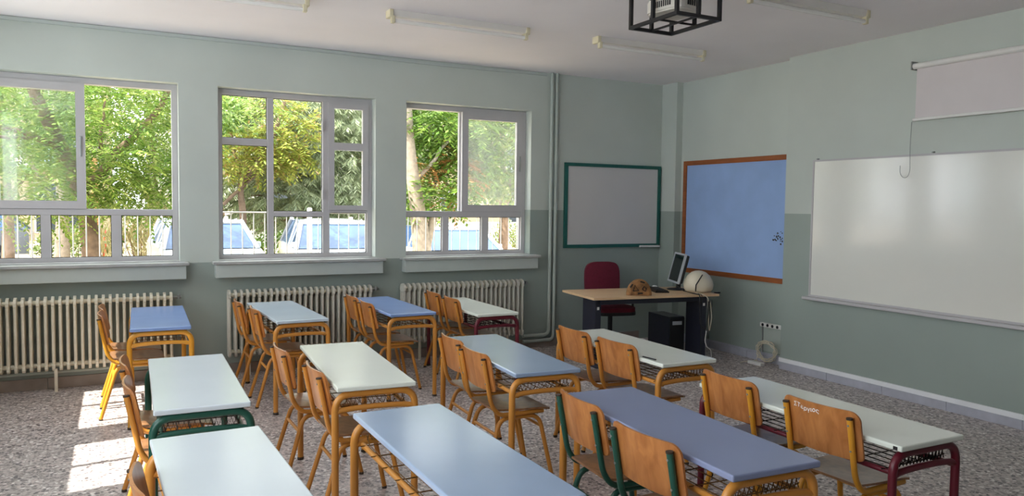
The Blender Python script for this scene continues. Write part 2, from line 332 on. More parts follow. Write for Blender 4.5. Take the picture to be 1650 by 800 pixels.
def bar(t, name, x0, x1, z0, z1, dy=0.0, dep=.07, mt='alu'): return MB().rbox((x0, FY+dy, z0), (x1, FY+dy+dep, z1), .003, 1).build(name, mt, t)
def pane(t, x0, x1, z0, z1, mt='glass', dy=.035):
    o = MB().box((x0, FY+dy, z0), (x1, FY+dy+.005, z1)).build('pane', mt, t); g = MB(); q = .006
    for a, b in (((x0, z0), (x0+q, z1)), ((x1-q, z0), (x1, z1)), ((x0+q, z0), (x1-q, z0+q)), ((x0+q, z1-q), (x1-q, z1))): g.box((a[0], FY+dy-.006, a[1]), (b[0], FY+dy-.0005, b[1]))
    tag(g.build('seal', 'gasket', t), 'thin black rubber seal'); return o
def sash(t, x0, x1, z0, z1, wd=.05, mt='glass', dy=-.012, handle=None):
    s_ = MB(); a, b = FY+dy, FY+dy+.045
    s_.box((x0, a, z0), (x0+wd, b, z1)); s_.box((x1-wd, a, z0), (x1, b, z1)); s_.box((x0+wd, a, z0), (x1-wd, b, z0+wd)); s_.box((x0+wd, a, z1-wd), (x1-wd, b, z1))
    o = s_.build('sash', 'alu', t); MB().box((x0+wd, a+.02, z0+wd), (x1-wd, a+.025, z1-wd)).build('pane', mt, o)
    if handle is not None:
        MB().rbox((handle-.008, a-.012, (z0+z1)/2-.09), (handle+.008, a, (z0+z1)/2+.09), .003).box((handle-.004, a-.022, (z0+z1)/2-.03), (handle+.004, a-.012, (z0+z1)/2+.05)).build('latch', 'metal', o)
    return o
ZT0, ZT1 = wz(150, 347), wz(150, 337)         # transom
# window 1
t = make_window(1, 'wide left window with its right half slid open', *WIN[0]); xa, xb = WIN[0]; zt, zb = WZ[1]-.055, WZ[0]+.05
bar(t, 'transom', xa+.05, xb-.05, ZT0, ZT1); p1, p2, p3, p4 = wx(66, 385), wx(82, 385), wx(180, 385), wx(196, 385)
bar(t, 'mullion', p1, p2, zb, ZT0); bar(t, 'mullion', p3, p4, zb, ZT0)
for a, b in ((xa+.05, p1), (p2, p3), (p4, xb-.05)): pane(t, a, b, zb, ZT0)
sash(t, xa+.05, wx(138), ZT1, zt, .07, 'dull', -.012, wx(131)); sash(t, xa+.055, wx(136), ZT1+.003, zt-.003, .065, 'glass', .04)
# window 2
xa, xb = WIN[1]; t = make_window(2, 'middle window divided into six glazed lights', xa, xb)
L0, L1, R0, R1 = wx(431, 300), wx(441, 300), wx(520, 300), wx(531, 300); bm_ = (wz(450, 349), wz(450, 341))
bar(t, 'mullion', L0, L1, zb, zt); bar(t, 'mullion', R0, R1, zb, zt)
zc0, zc1 = wz(395, 234), wz(395, 223)
bar(t, 'transom', xa+.05, L0, zc0, zc1); bar(t, 'transom', L1, R0, *bm_); bar(t, 'transom', R1, xb-.05, wz(560, 343), wz(560, 339))
pane(t, xa+.05, L0, zc1, zt); pane(t, xa+.05, L0, zb, zc0); pane(t, L1, R0, bm_[1], zt); pane(t, L1, R0, zb, bm_[0]); pane(t, R1, xb-.05, zb, wz(560, 343))
zr0, zr1 = wz(560, 339), zt-.001
so = MB(); a, b, wd = R1-.012, xb-.045, .058
so.box((a, FY-.02, zr0), (a+wd, FY+.03, zr1)); so.box((b-wd, FY-.02, zr0), (b, FY+.03, zr1)); so.box((a+wd, FY-.02, zr0), (b-wd, FY+.03, zr0+.05)); so.box((a+wd, FY-.02, zr1-.06), (b-wd, FY+.03, zr1))
q0, q1 = wz(560, 243), wz(560, 231); so.box((a+wd, FY-.02, q0), (b-wd, FY+.03, q1)); so = so.build('sash', 'alu', t)
MB().box((a+wd, FY, zr0+.05), (b-wd, FY+.005, q0)).build('pane', 'glass', so); MB().box((a+wd, FY, q1), (b-wd, FY+.005, zr1-.06)).build('pane', 'glass', so)
for zz in (2.45, 1.75): MB().rbox((R0-.01, FY-.03, zz-.05), (R0+.01, FY-.001, zz+.05), .003).build('hinge', 'alu', t)
# window 3
xa, xb = WIN[2]; t = make_window(3, 'right window with open left half and dusty right pane', xa, xb)
ZU0, ZU1 = wz(755, 350), wz(755, 341)
bar(t, 'transom', xa+.05, xb-.05, ZU0, ZU1); p = [wx(x, 380) for x in (713, 723, 776, 787)]
bar(t, 'mullion', p[0], p[1], zb, ZU0); bar(t, 'mullion', p[2], p[3], zb, ZU0)
for a, b in ((xa+.05, p[0]), (p[1], p[2]), (p[3], xb-.05)): pane(t, a, b, zb, ZU0)
sash(t, wx(744), xb-.05, ZU1, zt, .075, 'hazy', -.012, xb-.085); MB().box((wx(742), FY+.04, ZU1+.003), (wx(746), FY+.085, zt-.003)).build('mullion', 'alu', t)

# ------------------------------------------------------------------ radiators and pipes
sec = MB()
for i, dy in enumerate((0, -.05, -.10)):      # three flat columns, one behind the other
    sec.tube([(0, dy, .035), (0, dy, .60)], .013, 6)
out = [(-.118, .02), (-.118, .05), (-.09, .075), (-.01, .075), (.018, .05), (.018, .02), (.0, 0), (-.1, 0)]
sec.prism(out, 0, -.011, .011)
out2 = [(-.118, .57), (-.118, .60), (-.10, .628), (-.05, .642), (.0, .628), (.018, .60), (.018, .57), (0, .552), (-.1, .552)]
sec.prism(out2, 0, -.011, .011)
SEC = sec.mesh('section'); SEC.materials.append(M['rad']); SEC2 = SEC.copy(); SEC2.materials[0] = M['greyrad']
hub = MB().tube([(0, -.05, 0), (.055, -.05, 0)], .02, 6)
HUB = hub.mesh('hub'); HUB.materials.append(M['rad'])
def radiator(x0, x1, label, me, legs):
    n = round((x1-x0)/.0555); st = (x1-x0)/n
    t = thing('radiator', label, 'radiator', (x0, YW-.045, 0), group='column radiators under the windows')
    for k in range(n):
        o = link('section', me, t); o.location = (st*(k+.5), 0, .183)
        if k < n-1:
            for zz in (.228, .773):
                h = link('hub', HUB, t); h.location = (st*(k+.5), 0, zz)
    for lx in legs: MB().box((lx-.012, -.11, 0), (lx+.012, -.09, .20)).build('leg', 'rad', t)
    MB().tube([(n*st-.02, -.05, .775), (n*st+.06, -.05, .775)], .012, 8).tube([(n*st+.04, -.05, .76), (n*st+.04, -.05, .80)], .016, 8).build('valve', 'metal', t)
    return t
radiator(XB+.10, .455, 'cream column radiator under the left window', SEC, (.81, 1.6))
radiator(.905, 2.335, 'grey-white column radiator under the middle window', SEC2, (.2, 1.2))
radiator(2.645, 4.115, 'grey-white column radiator with dark gaps under the right window', SEC2, (.2, 1.25))
px_, py_ = 4.495, YW-.045
pp = thing('heating_pipe', 'left of the two upright wall pipes right of the windows', 'pipe', (px_, py_, 0), group='upright heating pipes')
MB().tube(fillet([(0, 0, ZC-.002), (0, 0, .150), (-.345, 0, .150)], .07), .02, 10).build('run', 'pipe', pp)
MB().tube([(0, .0, 1.63), (0, .0, 1.67)], .027, 10).box((-.008, .0, 1.642), (.008, .0445, 1.658)).build('clamp', 'pipe', pp)
pp = thing('heating_pipe', 'right of the two upright wall pipes right of the windows', 'pipe', (px_+.065, py_, 0), group='upright heating pipes')
MB().tube(fillet([(0, 0, ZC-.002), (0, 0, .085), (-.41, 0, .085)], .07), .02, 10).build('run', 'pipe', pp)
MB().tube([(0, .0, 1.63), (0, .0, 1.67)], .027, 10).box((-.008, .0, 1.642), (.008, .0445, 1.658)).build('clamp', 'pipe', pp)
tag(MB().tube([(XB+.05, YW-.06, .155), (.9, YW-.06, .155)], .013, 8).build('heating_pipe', 'pipe'), 'thin floor-level pipe below the left radiator', 'pipe')

# ------------------------------------------------------------------ boards
def frame_y(mb, x0, x1, z0, z1, w_, y0, y1):
    mb.box((x0, y0, z0), (x0+w_, y1, z1)); mb.box((x1-w_, y0, z0), (x1, y1, z1)); mb.box((x0+w_, y0, z0), (x1-w_, y1, z0+w_)); mb.box((x0+w_, y0, z1-w_), (x1-w_, y1, z1)); return mb
def frame_x(mb, y0, y1, z0, z1, w_, x0, x1):
    mb.box((x0, y0, z0), (x1, y0+w_, z1)); mb.box((x0, y1-w_, z0), (x1, y1, z1)); mb.box((x0, y0+w_, z0), (x1, y1-w_, z0+w_)); mb.box((x0, y0+w_, z1-w_), (x1, y1-w_, z1)); return mb
t = thing('whiteboard', 'small whiteboard in a dark green frame between pipes and corner', 'whiteboard', (0, 0, 0), group='whiteboards')
x0, x1, z0, z1 = 4.70, 6.115, 1.165, 2.18
frame_y(MB(), x0, x1, z0, z1, .04, YW-.032, YW-.001).build('frame', 'gframe', t); MB().box((x0+.04, YW-.018, z0+.04), (x1-.04, YW-.001, z1-.04)).build('surface', 'wb_matte', t)
MB().rbox((x1-.32, YW-.06, z0-.004), (x1-.01, YW-.0325, z0+.02), .004).build('pen_ledge', 'white', t)
t = thing('pinboard', 'blue felt pinboard in a brown wooden frame', 'pinboard', (0, 0, 0))
y0, y1, z0, z1 = EDGE_Y+.003, 7.36, .87, 2.232
frame_x(MB(), y0, y1, z0, z1, .055, XR-.028, XR-.001).build('frame', 'brown', t); MB().box((XR-.014, y0+.055, z0+.055), (XR-.001, y1-.055, z1-.055)).build('felt', 'blue', t)
pm = MB(); r9 = random.Random(4)
for k in range(26):
    cy, cz = r9.gauss(5.82, .045), r9.gauss(1.36, .035); e = r9.uniform(.004, .009); cy = max(5.72, cy)
    pm.box((XR-.0165, cy-e, cz-e), (XR-.0145, cy+e, cz+e))
pm.build('pin_mark', 'ink', t)  # small dark specks for pin marks in the felt
t = thing('whiteboard', 'large glossy whiteboard in a thin metal frame on the right wall', 'whiteboard', (0, 0, 0), group='whiteboards')
y0, y1, z0, z1 = 2.72, 5.285, .80, 2.145
frame_x(MB(), y0, y1, z0, z1, .018, XF-.028, XF-.001).build('frame', 'alu', t); MB().box((XF-.022, y0+.018, z0+.018), (XF-.001, y1-.018, z1-.018)).build('surface', 'wb', t)
MB().rbox((XF-.085, y0-.02, z0-.03), (XF-.001, y1+.035, z0-.0005), .006).build('pen_tray', 'alu', t)
for yy in (5.235, 4.05): MB().box((XF-.03, yy-.006, z1+.0005), (XF-.001, yy+.006, z1+.014)).build('wall_clip', 'metal', t)
t = thing('projection_screen', 'roll-down projection screen pulled a little way from its white roller', 'screen', (0, 0, 0))
sy0, sy1 = 2.2, 4.235
MB().tube([(XF-.05, sy0, 2.89), (XF-.05, sy1, 2.89)], .026, 12).build('roller', 'white', t); MB().box((XF-.045, sy0+.02, 2.45), (XF-.043, sy1-.025, 2.87)).build('fabric', 'screen', t)
MB().rbox((XF-.056, sy0+.005, 2.425), (XF-.032, sy1-.005, 2.45), .006).build('bottom_bar', 'white', t)
for yy in (sy0-.004, sy1+.004): MB().box((XF-.08, yy-.006, 2.86), (XF-.001, yy+.006, 2.93)).build('bracket', 'metal', t)
cp = [(XF-.05, 4.232, 2.42)]+[(XF-.052-.006*math.sin(k), 4.235+.004*math.sin(k*1.3), 2.42-.06*k) for k in range(1, 7)]
cp += [(XF-.055, 4.235-.03*math.sin(a)*1.6-.03*(1-math.cos(a))*.5, 2.0-.055*math.sin(a)) for a in arange(.2, PI-.2, 8)]+[(XF-.055, 4.17+.08, 2.10)]
MB().tube(fillet([(XF-.05, 4.236, 2.42), (XF-.052, 4.24, 2.2), (XF-.052, 4.232, 2.0), (XF-.053, 4.25, 1.95), (XF-.054, 4.29, 1.94), (XF-.054, 4.325, 1.98), (XF-.054, 4.325, 2.05)], .05), .0025, 5).build('pull_cord', 'metal', t)

# ------------------------------------------------------------------ ceiling lamps, projector
def lamp(x0, y0, label):
    t = thing('fluorescent_lamp', label, 'lamp', (x0, y0, ZC), group='unlit ceiling strip lamps'); L = 1.27
    MB().prism([(-.045, -.001), (.045, -.001), (.03, -.05), (-.03, -.05)], 0, .03, L-.03).build('housing', 'lamp', t)
    MB().tube([(.05, -.03, -.088), (L-.05, -.03, -.088)], .0165, 12).build('tube', 'tube', t)
    for e in (0, L-.035): MB().rbox((e, -.05, -.062), (e+.035, .05, -.001), .006).build('end_cap', 'holder', t)
    for e in (.018, L-.05): MB().rbox((e, -.05, -.108), (e+.032, -.01, -.05), .006).build('tube_holder', 'holder', t)
    return t
lamp(.04, 5.91, 'leftmost unlit strip lamp, cut off by the top edge of the photo')
lamp(1.93, 5.90, 'whole unlit strip lamp above the middle windows')
lamp(3.87, 5.85, 'unlit strip lamp above the corner with the small whiteboard')
lamp(3.92, 4.06, 'unlit strip lamp beside the caged projector')
cx0, cx1, cy0, cy1, cz0, cz1 = 3.13, 3.48, 3.815, 4.295, 2.87, ZC-.001
t = thing('projector_cage', 'black steel bar cage hanging from the ceiling around the projector', 'cage', (0, 0, 0)); g = .011
def rod(a, b, nm='bar'):
    q = MB().box(tuple(min(a[i], b[i])-g for i in range(3)), tuple(max(a[i], b[i])+g for i in range(3))); return q.build(nm, 'cage', t)
for zz in (cz0+g, cz1-g-.001):
    rod((cx0, cy0, zz), (cx1, cy0, zz)); rod((cx0, cy1, zz), (cx1, cy1, zz)); rod((cx0, cy0+2*g, zz), (cx0, cy1-2*g, zz)); rod((cx1, cy0+2*g, zz), (cx1, cy1-2*g, zz))
for x in (cx0, cx1):
    for y in (cy0, cy1): rod((x, y, cz0+3*g), (x, y, cz1-3*g-.002), 'upright')
    rod((x, (cy0+cy1)/2, cz0+3*g), (x, (cy0+cy1)/2, cz1-3*g-.002), 'upright')
for y in (cy0, cy1): rod(((cx0+cx1)/2, y, cz0+3*g), ((cx0+cx1)/2, y, cz1-3*g-.002), 'upright')
g = .006
rod(((cx0+cx1)/2, cy0+.02, cz0+.012), ((cx0+cx1)/2, cy1-.02, cz0+.012)); rod((cx0+.02, (cy0+cy1)/2, cz0+.0245), (cx1-.02, (cy0+cy1)/2, cz0+.0245))
t = thing('projector', 'pale grey projector hanging inside the black cage', 'projector', ((cx0+cx1)/2, (cy0+cy1)/2, 2.94), math.radians(8))
def sup(hw, hd, k=24): return [(hw*abs(math.cos(a))**.5*(1 if math.cos(a) >= 0 else -1), hd*abs(math.sin(a))**.5*(1 if math.sin(a) >= 0 else -1)) for a in [2*PI*i/k for i in range(k)]]
MB().prism(sup(.135, .16), 2, .012, .085).build('casing', 'proj', t); MB().prism(sup(.128, .152), 2, 0, .012).prism(sup(.128, .152), 2, .085, .096).build('shell_edge', 'proj', t)
vt = MB()
for k in range(9): vt.box((-.137, -.09+k*.018, .03), (-.133, -.08+k*.018, .07))
for k in range(5): vt.box((-.05+k*.02, -.163, .03), (-.04+k*.02, -.158, .07))
tag(vt.build('vent', 'black', t), 'dark vent slots', kind='stuff'); MB().tube([(.13, .06, .05), (.152, .06, .05)], .032, 14).build('lens', 'black', t)
MB().tube([(0, 0, .096), (0, 0, ZC-2.94-.002)], .018, 8).build('ceiling_mount', 'metal', t)
tag(MB().tube(fillet([(3.50, 3.83, 3.10), (3.56, 3.86, 3.05), (3.62, 3.95, 3.12), (3.74, 4.02, 3.14), (3.90, 4.05, 3.17)], .05), .006, 6).build('cable', 'white'), 'short white cable between projector cage and strip lamp', 'cable')

# ------------------------------------------------------------------ school desks
def desk_parts(H):
    d = {}; L, W = 1.24, .41; T = .025; ly = L/2-.036; lx = W/2+.002; r = .0185
    d['top'] = MB().rbox((-W/2, -L/2, H-T), (W/2, L/2, H), .007, 3).mesh('top')
    zt = H-T-r-.001
    leg = MB().tube(fillet([(0, 0, .012), (0, 0, zt), (-lx, 0, zt)], .085, 7), r, 10)      # one leg and half of the top bow
    d['leg'] = leg.mesh('leg')
    zc = H-.135
    d['cross_bar'] = MB().tube([(x, 0, zc+.018*max(0, 1-(x/lx)**2)**.5) for x in arange(-lx, lx, 13)], .0145, 8).mesh('cross_bar')
    d['side_rail'] = MB().tube([(0, -ly, 0), (0, ly, 0)], .0125, 8).mesh('side_rail')
    b = MB(); wr = .0027; bx = lx-.05; zb_ = zc+.012
    for x in arange(-bx, bx, 7): b.tube([(x, -ly+.02, zb_+.03), (x, -ly+.06, zb_), (x, ly-.06, zb_), (x, ly-.02, zb_+.03)], wr, 4, False)
    for y in arange(-ly+.06, ly-.06, 8): b.tube([(-bx-.04, y, zb_), (bx, y, zb_), (bx+.02, y, zb_+.08)], wr, 4, False)
    b.tube([(bx+.02, -ly+.03, zb_+.08), (bx+.02, ly-.03, zb_+.08)], wr, 4, False)
    for s_ in (-1, 1):
        y = s_*(ly-.022); k = 15
        b.tube([(x, y, zb_+.012+(.062 if i % 2 else 0)) for i, x in enumerate(arange(-bx, bx, k))], wr, 4, False)
        b.tube([(x, y, zb_+.012+(0 if i % 2 else .062)) for i, x in enumerate(arange(-bx, bx, k))], wr, 4, False)
        b.tube([(-bx, y, zb_+.074), (bx, y, zb_+.074)], wr, 4, False)
    d['wire_basket'] = b.mesh('wire_basket'); d['foot_cap'] = MB().lathe([(r+.0015, 0), (r+.0025, .006), (r+.0015, .018)], 10).mesh('foot_cap')
    return d, ly, lx, zc
DP = {.74: desk_parts(.74), .69: desk_parts(.69)}
mcache = {}
def inst(name, me, mt, parent, loc=(0, 0, 0), rz=0):
    key = (me.name, mt)
    if key not in mcache: q = me.copy(); q.materials.clear(); q.materials.append(M[mt]); mcache[key] = q
    o = link(name, mcache[key], parent); o.location = loc; o.rotation_euler = (0, 0, rz); return o
def desk(x, y, rot, H, top, frame, label, wire='wire'):
    d, ly, lx, zc = DP[H]
    t = thing('school_desk', label, 'desk', (x, y, 0), math.radians(rot), 'double school desks in rows')
    inst('top', d['top'], top, t)
    for s_ in (-1, 1):
        for sx in (-1, 1):
            inst('leg', d['leg'], frame, t, (sx*lx, s_*ly, 0), 0 if sx > 0 else PI); inst('foot_cap', d['foot_cap'], 'cap', t, (sx*lx, s_*ly, 0))
        inst('cross_bar', d['cross_bar'], frame, t, (0, s_*ly, 0))
    for sx in (-1, 1): inst('side_rail', d['side_rail'], frame, t, (sx*(lx-.035), 0, zc+.002))
    inst('wire_basket', d['wire_basket'], wire, t); return t
D = {}
for k, a in {
    'A1': (.285, 6.657, -1.4, .74, 'lam_blue', 'yellow', 'bright blue desk with yellow legs at the left radiator'),
    'A2': (.342, 4.237, -.9, .74, 'lam_cool', 'green', 'white desk with dark green legs at the left'),
    'A3': (.324, 2.585, 2.0, .74, 'lam_cool', 'orange', 'white desk cut off by the photo\'s lower left edge'),
    'B1': (1.267, 6.641, 2.0, .74, 'lam_pale', 'orange', 'pale blue-white desk with badly chipped orange legs before the middle radiator'),
    'B2': (1.201, 4.312, -3.6, .74, 'lam_white', 'orange', 'greenish white desk with orange legs in the centre left of the room'),
    'B3': (1.112, 2.612, .3, .74, 'lam_grey', 'orange', 'large blue-grey desk cut off by the middle of the photo\'s lower edge'),
    'C1': (2.202, 6.651, 1.1, .74, 'lam_blue', 'orange', 'blue desk with orange legs between the middle and right radiators'),
    'C2': (2.158, 4.228, -3.4, .74, 'lam_grey', 'orange', 'grey-blue desk with orange legs in the middle of the room'),
    'C3': (2.096, 2.520, -2.8, .74, 'lam_deep', 'orange', 'slate blue desk in front of the two green-framed chairs'),
    'D1': (3.033, 6.680, -.2, .69, 'lam_white', 'maroon', 'low white desk with maroon legs before the right radiator'),
    'D2': (3.040, 4.111, -.8, .74, 'lam_white', 'orange', 'white desk with orange legs just in front of the teacher\'s desk'),
    'D3': (3.051, 2.587, -.7, .69, 'lam_white', 'maroon', 'long white desk with maroon legs at lower right'),
}.items():
    D[k] = desk(*a, wire={'orange': 'goldwire', 'yellow': 'goldwire', 'green': 'wire', 'maroon': 'wire'}[a[5]])
MB().box((-.2058, -.60, .669), (-.2051, -.58, .684)).build('sticker', 'black', D['D3'])

# ------------------------------------------------------------------ chairs
HP = .765; PW = .168; LEAN = .052
def post_x(z): return -.235 + LEAN*(HP-z)/(HP-.5)
cr_ = .0135; cm = {}
ppath = fillet([(-.235, 0, HP), (post_x(.49), 0, .49), (-.13, 0, .424), (.165, 0, .424)], .07, 5)
cm['back_post'] = MB().tube(ppath, cr_, 10).mesh('back_post')
cm['post_cap'] = MB().tube([(-.2352, 0, HP-.004), (-.2358, 0, HP+.003)], cr_+.001, 10).mesh('post_cap')
cm['front_leg'] = MB().tube(fillet([(.228, .028, .01), (.145, 0, .398), (-.01, 0, .398)], .07, 6), cr_, 10).mesh('leg')
cm['rear_leg'] = MB().tube(fillet([(-.232, .03, .01), (-.115, 0, .398), (.0, 0, .398)], .07, 6), cr_, 10).mesh('leg')
cm['front_stretcher'] = MB().tube([(.162, -PW+.012, .325), (.162, PW-.012, .325)], .010, 8).mesh('stretcher')
cm['rear_stretcher'] = MB().tube([(-.142, -PW+.012, .305), (-.142, PW-.012, .305)], .010, 8).mesh('stretcher')
def seat_fn(u, v):                             # u front-back 0..1, v -1..1
    wd = .168+.022*u - (.02*(1-min(1, (1-u)/.08))**2 if u > .92 else 0); x = -.165+.375*u
    z = .441+.012*(1-u)**3-.014*max(0, (u-.75)/.25)**2 - .006*math.cos(v*PI/2)*math.sin(PI*u)
    return (x, v*wd, z)
cm['seat'] = MB().sheet(seat_fn, arange(0, 1, 13), arange(-1, 1, 9), .011, (0, 0, 1)).mesh('seat')
BW, BZ0, BZ1 = .200, .572, .795
def back_xy(y, z): return post_x(z)+cr_+.002 + .034*((y/BW)**2-(PW/BW)**2)
def back_fn(u, v):
    z = BZ0+(BZ1-BZ0)*v; hw = BW; e = (BZ1-z); c = .045
    if e < c: hw = BW-c+math.sqrt(max(0, c*c-(c-e)**2))
    e = z-BZ0; c = .02
    if e < c: hw = BW-c+math.sqrt(max(0, c*c-(c-e)**2))
    y = u*hw; return (back_xy(y, z), y, z)
vsb = [0, .015, .04, .09]+arange(.15, .8, 6)+[.84, .88, .92, .955, .98, .994, 1.0]
cm['backrest'] = MB().sheet(back_fn, arange(-1, 1, 17), vsb, .0095, (1, 0, .05)).mesh('backrest')
cm['foot'] = MB().lathe([(.0138, 0), (.0148, .004), (.0142, .015)], 10).mesh('foot_cap')
sc_ = MB()
for y in (-PW, PW):
    for z in (.62, .735): sc_.tube([(post_x(z)-cr_-.003, y, z), (post_x(z)-cr_+.002, y, z)], .005, 6)
cm['screw'] = sc_.mesh('screw')
def chair(px, py, rot, frame, label, scale=1.0):
    """px, py: midpoint between the post tops"""
    a = math.radians(rot); x = px+.235*scale*math.cos(a); y = py+.235*scale*math.sin(a)
    t = thing('school_chair', label, 'chair', (x, y, 0), a, 'plywood school chairs'); t.scale = (scale,)*3
    inst('seat', cm['seat'], 'seat', t); inst('backrest', cm['backrest'], 'ply', t)
    for s_ in (-1, 1):
        inst('back_post', cm['back_post'], frame, t, (0, s_*PW, 0)); inst('post_cap', cm['post_cap'], 'cap', t, (0, s_*PW, 0))
        for nm, fx in (('front_leg', .228), ('rear_leg', -.232)):
            o = inst('leg', cm[nm], frame, t, (0, s_*(PW-.016), 0)); o.scale = (1, s_, 1); inst('foot_cap', cm['foot'], 'cap', t, (fx, s_*(PW-.016+.028), 0))
    inst('stretcher', cm['front_stretcher'], frame, t); inst('stretcher', cm['rear_stretcher'], frame, t); inst('screw', cm['screw'], 'metal', t)['kind'] = 'stuff'
    return t
CH = [
    (-.135, 7.02, 0, 'yellow', 'yellow-framed chair nearest the left radiator, at the bright blue desk', 1.0),
    (-.135, 6.605, 0, 'yellow', 'sunlit yellow-framed chair at the near end of the bright blue desk', 1.0),
    (.010, 4.595, 0, 'orange', 'chair at the far end of the white desk with green legs', 1.0),
    (.022, 4.02, 1, 'orange', 'chair seen edge-on at the near end of the green-legged white desk', 1.0),
    (.035, 2.60, 2, 'orange', 'chair at the lower left desk, mostly hidden behind its edge', 1.0),
    (.915, 7.00, .6, 'orange', 'orange-framed chair farther along the pale desk at the middle radiator', 1.0),
    (.974, 6.48, .5, 'orange', 'orange-framed chair at the near end of the pale desk at middle radiator', 1.0),
    (.842, 4.65, 1, 'orange', 'chair with glossy back at the far end of the greenish white desk', 1.0),
    (.900, 4.015, 0, 'orange', 'chair pushed in at the near end of the greenish white desk', 1.0),
    (1.930, 7.01, 0, 'orange', 'farther chair at the blue desk between middle and right radiators', 1.0),
    (1.930, 6.53, 0, 'orange', 'nearer chair at the blue desk between middle and right radiators', 1.0),
    (1.920, 4.575, -2, 'orange', 'farther chair at the grey-blue desk in the middle of the room', 1.0),
    (1.872, 4.10, -1, 'orange', 'nearer chair at the grey-blue desk in the middle of the room', 1.0),
    (1.832, 2.878, -4.3, 'green', 'green-framed chair at the far end of the slate blue desk', 1.0),
    (1.771, 2.317, 2.8, 'green', 'green-framed chair at the photo\'s lower edge, by the slate blue desk', 1.0),
    (2.760, 7.035, -2, 'orange', 'farther chair at the low white desk before the right radiator', 1.0),
    (2.752, 6.55, -2, 'orange', 'nearer chair at the low white desk before the right radiator', 1.0),
    (2.770, 4.43, 0, 'orange', 'farther chair at the white desk in front of the teacher\'s desk', 1.025),
    (2.768, 3.92, 1.9, 'orange', 'nearer chair, worn along its back, at the white desk by the teacher\'s desk', 1.025),
    (2.778, 2.93, -.6, 'yellow', 'chair with plain back at the long white maroon-legged desk', 1.0),
    (2.760, 2.335, 2.4, 'yellow', 'chair with white handwriting on its back at lower right', 1.0),
]
chairs = [chair(*c) for c in CH]
# handwriting on the back of the last chair
fc = bpy.data.curves.new('handwriting', 'FONT'); fc.body = '\u03a3\u03a4\u03b5\u03c1\u03b3\u03b9\u03bf\u03c2'; fc.size = .032; fc.space_character = 1.05; fc.shear = .15; fc.offset = .0004
fo = bpy.data.objects.new('handwriting', fc); C.objects.link(fo); dg = bpy.context.evaluated_depsgraph_get(); tm = bpy.data.meshes.new_from_object(fo.evaluated_get(dg)); bpy.data.objects.remove(fo)
bm = bmesh.new(); bm.from_mesh(tm); bmesh.ops.triangulate(bm, faces=bm.faces); bmesh.ops.subdivide_edges(bm, edges=[e for e in bm.edges if e.calc_length() > .012], cuts=2)
wj = random.Random(2)
for v in bm.verts:
    tx, ty = v.co.x, v.co.y; yy = .128-tx; zz = .754+ty*.9-.03*tx+.004*math.sin(tx*60)
    v.co = (back_xy(yy, zz)-.0012, yy, zz)
bm.to_mesh(tm); bm.free(); tm.materials.clear(); tm.materials.append(M['paintw'])
tag(link('handwriting', tm, chairs[-1]), 'white handwritten letters')
# worn patch on the other chair back
# ------------------------------------------------------------------ teacher's corner
TD = thing('teacher_desk', 'pale oak teacher\'s desk with dark steel legs near the corner', 'desk', (5.035, 6.645, 0), math.radians(-7))
MB().rbox((-.75, -.39, .715), (.75, .39, .74), .004).build('top', 'oak', TD)
MB().rbox((-.62, -.30, .655), (.62, -.27, .7145), .004).build('beam', 'navy', TD)
for sx in (-.64, .64):
    c_ = MB().rbox((sx-.035, -.27, .04), (sx+.035, .02, .7145), .006).build('leg', 'navy', TD); MB().rbox((sx-.04, -.40, 0), (sx+.04, .36, .045), .012).build('foot', 'navy', c_)
    MB().box((sx-.012, -.274, .60), (sx+.012, -.2705, .63)).build('bracket_cap', 'white', c_)
OC = thing('office_chair', 'wine red swivel chair behind the teacher\'s desk', 'chair', (4.97, 7.10, 0), math.radians(-12))
def cushion(fn, th):
    return MB().sheet(fn, arange(-1, 1, 13), arange(-1, 1, 13), th, (0, 1, 0))
def disc(u, v):                               # square to rounded square
    r = max(abs(u), abs(v)); n = (abs(u)**4+abs(v)**4)**.25
    k = r/n*1.0 if n > 0 else 0; return u*k, v*k
def obk(u, v):
    a, b = disc(u, v); return (a*.215, .20+.03*a*a-.02*math.cos(a*1.4)*math.cos(b*1.4)+.03*(b+1)*.5, .80+b*.22)
cushion(obk, .045).build('backrest', 'wine', OC)
def ost(u, v):
    a, b = disc(u, v); return (a*.235, b*.22-.04, .50-.02*(a*a+b*b))
MB().sheet(ost, arange(-1, 1, 13), arange(-1, 1, 13), .06, (0, 0, 1)).build('seat', 'wine', OC)
def osh(u, v):
    a, b = disc(u, v); return (a*.24, b*.225-.04, .455)
MB().sheet(osh, arange(-1, 1, 11), arange(-1, 1, 11), .035, (0, 0, 1)).build('seat_shell', 'black', OC)
MB().tube(fillet([(0, .05, .44), (0, .27, .46), (0, .275, .75)], .06), .02, 8).build('back_support', 'black', OC)
MB().tube([(0, 0, .10), (0, 0, .45)], .027, 12).build('column', 'black', OC)
for sx in (-1, 1): MB().tube(fillet([(sx*.18, .0, .46), (sx*.28, .0, .47), (sx*.28, .02, .66)], .03), .014, 8).rbox((sx*.28-.03, -.13, .66), (sx*.28+.03, .12, .69), .01).build('armrest', 'black', OC)
MB().box((-.30, -.05, .44), (-.2, -.02, .455)).build('lever', 'black', OC)
for k in range(5):
    a = 2*PI*k/5+.3; lg = MB().tube([(0, 0, .11), (.27*math.cos(a), .27*math.sin(a), .075)], [.03, .018], 8).build('base_arm', 'black', OC)
    q = MB().tube([(.27*math.cos(a)-.02*math.sin(a), .27*math.sin(a)+.02*math.cos(a), .028), (.27*math.cos(a)+.02*math.sin(a), .27*math.sin(a)-.02*math.cos(a), .028)], .028, 10).build('caster', 'black', lg)
ZD = .7405
